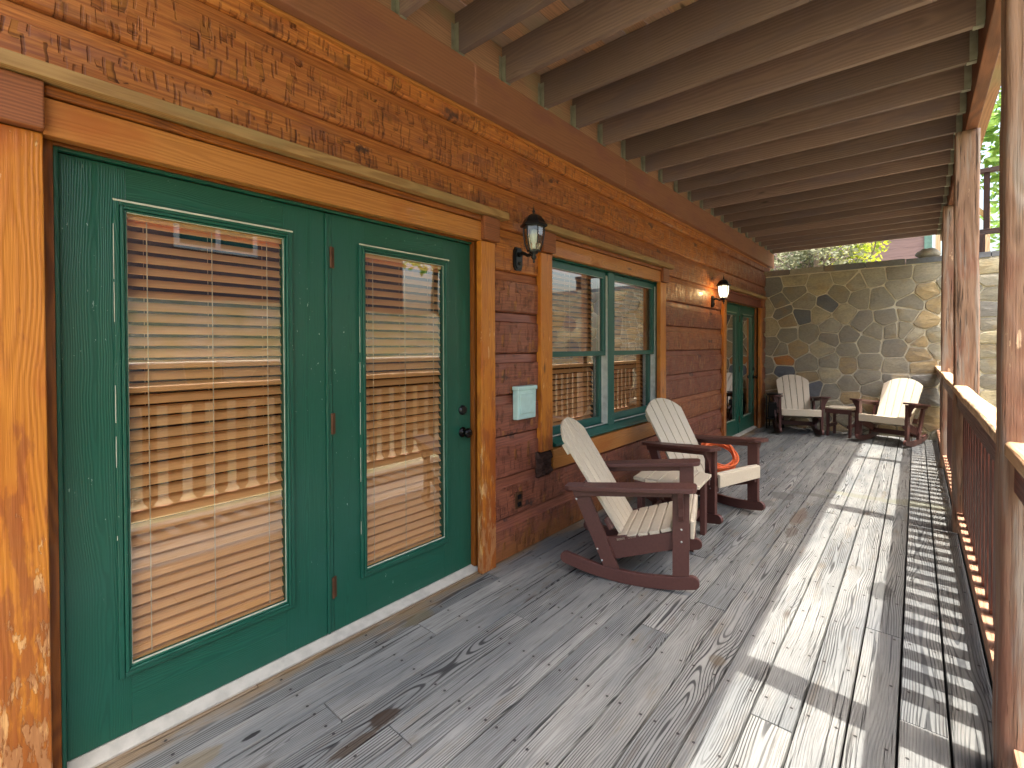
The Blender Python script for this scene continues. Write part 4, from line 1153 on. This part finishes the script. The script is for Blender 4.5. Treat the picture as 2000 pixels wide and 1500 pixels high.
def tree(x, y, z, h, cr, lab, leafm, n=2600, size=.10, seed=1, name='tree', group=None):
    rr = random.Random(seed)
    root = empty(name, (x, y, z), lab, 'tree', group)
    O = (x, y, z)
    b = MB(); top = Vector((x+rr.uniform(-.3, .3), y, z+h*.8))
    P = [Vector((x, y, z-.2)).lerp(top, t)+Vector((.08*nz((t*3, seed, 0)), .08*nz((t*3, 0, seed)), 0)) for t in [i/8 for i in range(9)]]
    b.tube(P, [h*.022*(1-.8*i/8) for i in range(9)], 8)
    for i in range(9):
        s = P[rr.randint(3, 8)]; e = s+Vector((rr.uniform(-1, 1)*cr*.8, rr.uniform(-1, 1)*cr*.8, rr.uniform(.1, .6)*cr))
        b.tube([s, s.lerp(e, .5)+Vector((0, 0, .1)), e], [h*.008, h*.005, h*.002], 6)
    b.build('trunk', 'bark', root, O, smooth=True)
    b = MB(); leaves(b, (x, y, z+h*.66), (cr, cr, h*.36), n, size, rr, clump=16)
    b.build('crown', leafm, root, O)
G = 'trees on the hillside beyond the stone wall'
tree(4.7, 17.5, 3.2, 6.5, 2.4, 'bright green leafy tree seen right of the far house, between the posts', 'leaf', 5200, .13, 3, group=G)
tree(7.5, 24, 2.6, 6.0, 3.0, 'green tree rising against the pale sky behind the upper railing', 'leaf', 5200, .16, 8, group=G)
tree(12, 12, 2.4, 7, 2.6, 'leafy green tree on the bank right of the porch', 'leaf', 3000, .14, 12, group=G)
def bush(x, y, z, rad, n, size, mat, lab, seed, stems=14, dead=0):
    rr = random.Random(seed); O = (x, y, z)
    root = empty('shrub', O, lab, 'shrub')
    b = MB()
    for i in range(stems):
        a = Vector((x+rr.uniform(-.4, .4)*rad[0], y+rr.uniform(-.3, .3)*rad[1], z-.1)); e = Vector((x+rr.uniform(-1, 1)*rad[0], y+rr.uniform(-.6, .6)*rad[1], z+rr.uniform(.5, 1.6)*rad[2]))
        m_ = a.lerp(e, .5)+Vector((rr.uniform(-.1, .1), rr.uniform(-.1, .1), rr.uniform(0, .2)))
        b.tube([a, m_, e], [.02, .012, .004], 5)
    b.build('stems', 'bark', root, O)
    b = MB(); leaves(b, (x, y, z+rad[2]*.7), rad, n, size, rr, clump=14)
    b.build('foliage', mat, root, O)
bush(.50, 11.0, 2.75, (.75, .5, .55), 1500, .055, 'leaf_g', 'grey green twiggy shrub behind the left end of the stone wall', 21, 30)
bush(-.6, 12.0, 2.95, (.9, .6, .9), 1500, .06, 'leaf_g', 'dull green shrub standing against the cabin corner behind the stone wall', 22, 20)
bush(1.15, 12.2, 3.0, (.42, .4, .55), 1300, .05, 'leaf_y', 'sunlit yellow green shrub in front of the plum coloured far house', 23, 8)
O = (.6, 10.6, 2.7); root = empty('bare_tree', O, 'thin dark bare tree rising among the shrubs over the stone wall', 'tree')
b = MB(); b.tube([(.60, 10.6, 2.6), (.62, 10.65, 3.3), (.59, 10.7, 4.2), (.62, 10.7, 5.2)], [.045, .04, .035, .03], 8); b.build('trunk', 'bark', root, O, smooth=True)
b = MB(); rr = random.Random(8)
for i in range(12):
    z = rr.uniform(2.9, 4.9); t = rr.uniform(0, 6.28); q = Vector((.6, 10.67, z))
    b.tube([q, q+Vector((.25*math.cos(t), .2*math.sin(t), .15)), q+Vector((.55*math.cos(t), .4*math.sin(t), .2))], [.012, .008, .003], 5)
b.build('branches', 'bark', root, O)

# far house over the stone wall
def far_house():
    O = (0.6, 15.5, 3.0)
    root = empty('plum_house', O, 'plum coloured board sided house with grey green corner trim above the stone wall', 'house')
    b = MB()
    for i in range(18): b.prism([(15.0, 2.6+i*.2), (15.0, 2.6+i*.2+.195), (15.018, 2.6+i*.2+.2), (15.2, 2.6+i*.2+.2), (15.2, 2.6+i*.2)], -3.4, 2.20, 'x', r=.3+.02*(i % 5))
    b.wc = [(v[2], v[1], v[0]+i*.0) for i, v in enumerate(b.v)]
    b.build('wall', 'farwall', root, O)
    b = MB(); b.box(2.20, 2.34, 14.96, 15.22, 2.6, 6.2, 'z'); b.build('corner_trim', 'trim_green', root, O)
    b = MB(); b.prism([(-3.8, 6.2), (2.9, 6.2), (-.5, 8.3)], 14.6, 21, 'y'); b.build('roof', 'dark', root, O)
    b = MB(); b.box(-3.3, 2.34, 15.22, 20.5, 2.6, 6.19); b.build('back_rooms', 'farwall', root, O)
    # stair beside it
    O2 = (2.9, 15.3, 3.0)
    r2 = empty('outdoor_stair', O2, 'weathered wooden stair slanting down beside the plum house', 'stair')
    for z in (0, .62):
        b = MB(); b.prism([(2.36, 4.9+z), (3.28, 3.75+z), (3.28, 3.60+z), (2.36, 4.75+z)], 15.05, 15.10, 'y'); b.build('stringer' if z == 0 else 'handrail', 'capwood', r2, O2)
    for i in range(7):
        b = MB(); b.box(2.36+i*.135, 2.50+i*.135, 15.10, 16.0, 4.72-i*.166, 4.76-i*.166, 'y'); b.build('tread', 'capwood', r2, O2)
    for x in (2.40, 3.22):
        b = MB(); b.box(x, x+.09, 15.0, 15.09, 2.6, 5.6 if x < 3 else 4.6, 'z'); b.build('newel_post', 'railcap', r2, O2)
far_house()
# raised railing beyond the wall, right of the middle post
O = (3.3, 10.5, 3.2)
root = empty('upper_railing', O, 'dark brown raised railing beyond the stone wall, seen between the two nearest posts', 'railing')
b = MB(); b.box(2.82, 4.6, 10.45, 10.54, 4.12, 4.19, 'x'); b.build('top_rail', 'rotten', root, O, bev=.004)
b = MB(); b.box(2.82, 4.6, 10.46, 10.53, 3.16, 3.24, 'x'); b.build('bottom_rail', 'rotten', root, O, bev=.004)
for x in (2.86, 3.15, 3.44, 3.73):
    b = MB(); b.box(x, x+.07, 10.47, 10.52, 3.24, 4.12, 'z'); b.build('baluster', 'rotten', root, O, bev=.004)
for x in (2.82, 4.5):
    b = MB(); b.box(x-.04, x+.06, 10.44, 10.55, 2.6, 3.16, 'z'); b.build('support_post', 'rotten', root, O, bev=.004)

# neighbour cabin across the bank on the right: seen only in the glass
def neighbour():
    O = (10.3, 4, 2.4)
    root = empty('neighbour_cabin', O, 'plum sided cabin across the bank, mirrored in the glass of the near door', 'cabin')
    b = MB()
    for i in range(26): b.prism([(10.0, 1.6+i*.2), (10.0, 1.6+i*.2+.195), (10.018, 1.6+i*.2+.2), (10.2, 1.6+i*.2+.2), (10.2, 1.6+i*.2)], -2, 9.0, 'y', r=.3+.02*(i % 5))
    b.wc = [(v[2], v[0], v[1]) for v in b.v]
    b.build('wall', 'farwall', root, O)
    for (y, z) in ((.4, 3.6), (3.0, 3.6), (5.4, 3.6)):
        f = MB(); frame_bars(f, 9.95, 9.998, y, y+1.7, z, z+1.5, .1, .1, .1, .1); f.box(9.96, 9.997, y+.8, y+.9, z+.1, z+1.4, 'z')
        fo = f.build('window', 'winwhite', root, O)
        g = MB(); g.box(9.985, 9.995, y+.1, y+1.6, z+.1, z+1.4); g.build('pane', 'greenw', fo, O)
    b = MB(); b.prism([(9.3, 6.8), (13, 8.6), (13, 8.7), (9.3, 6.92)], -3, 10, 'y'); b.build('roof', 'dark', root, O)
    b = MB(); b.box(10.2, 13, -2, 9, 1.6, 6.79); b.build('rooms', 'farwall', root, O)
    # low stone retaining wall on the bank
    rr = random.Random(6); sd_ = []
    for i in range(28):
        for j in range(5): sd_.append((-2+i*.42+rr.uniform(-.12, .12), -.5+j*.33+rr.uniform(-.1, .1), rr.random()*.97))
    b = MB(); stones(b, sd_, -2, 9.2, -1.0, 1.2, 5.6, ax='y', inset=.012)
    O = (5.8, 3.5, 0)
    r2 = empty('retaining_wall', O, 'low field stone retaining wall across the yard, mirrored in the door glass', 'wall')
    b.build('stone_facing', 'stone', r2, O)
    b = MB(); b.box(5.605, 6.0, -2.02, 9.22, -1.3, 1.21, 'y'); b.build('mortar_core', 'mortar', r2, O)
neighbour()
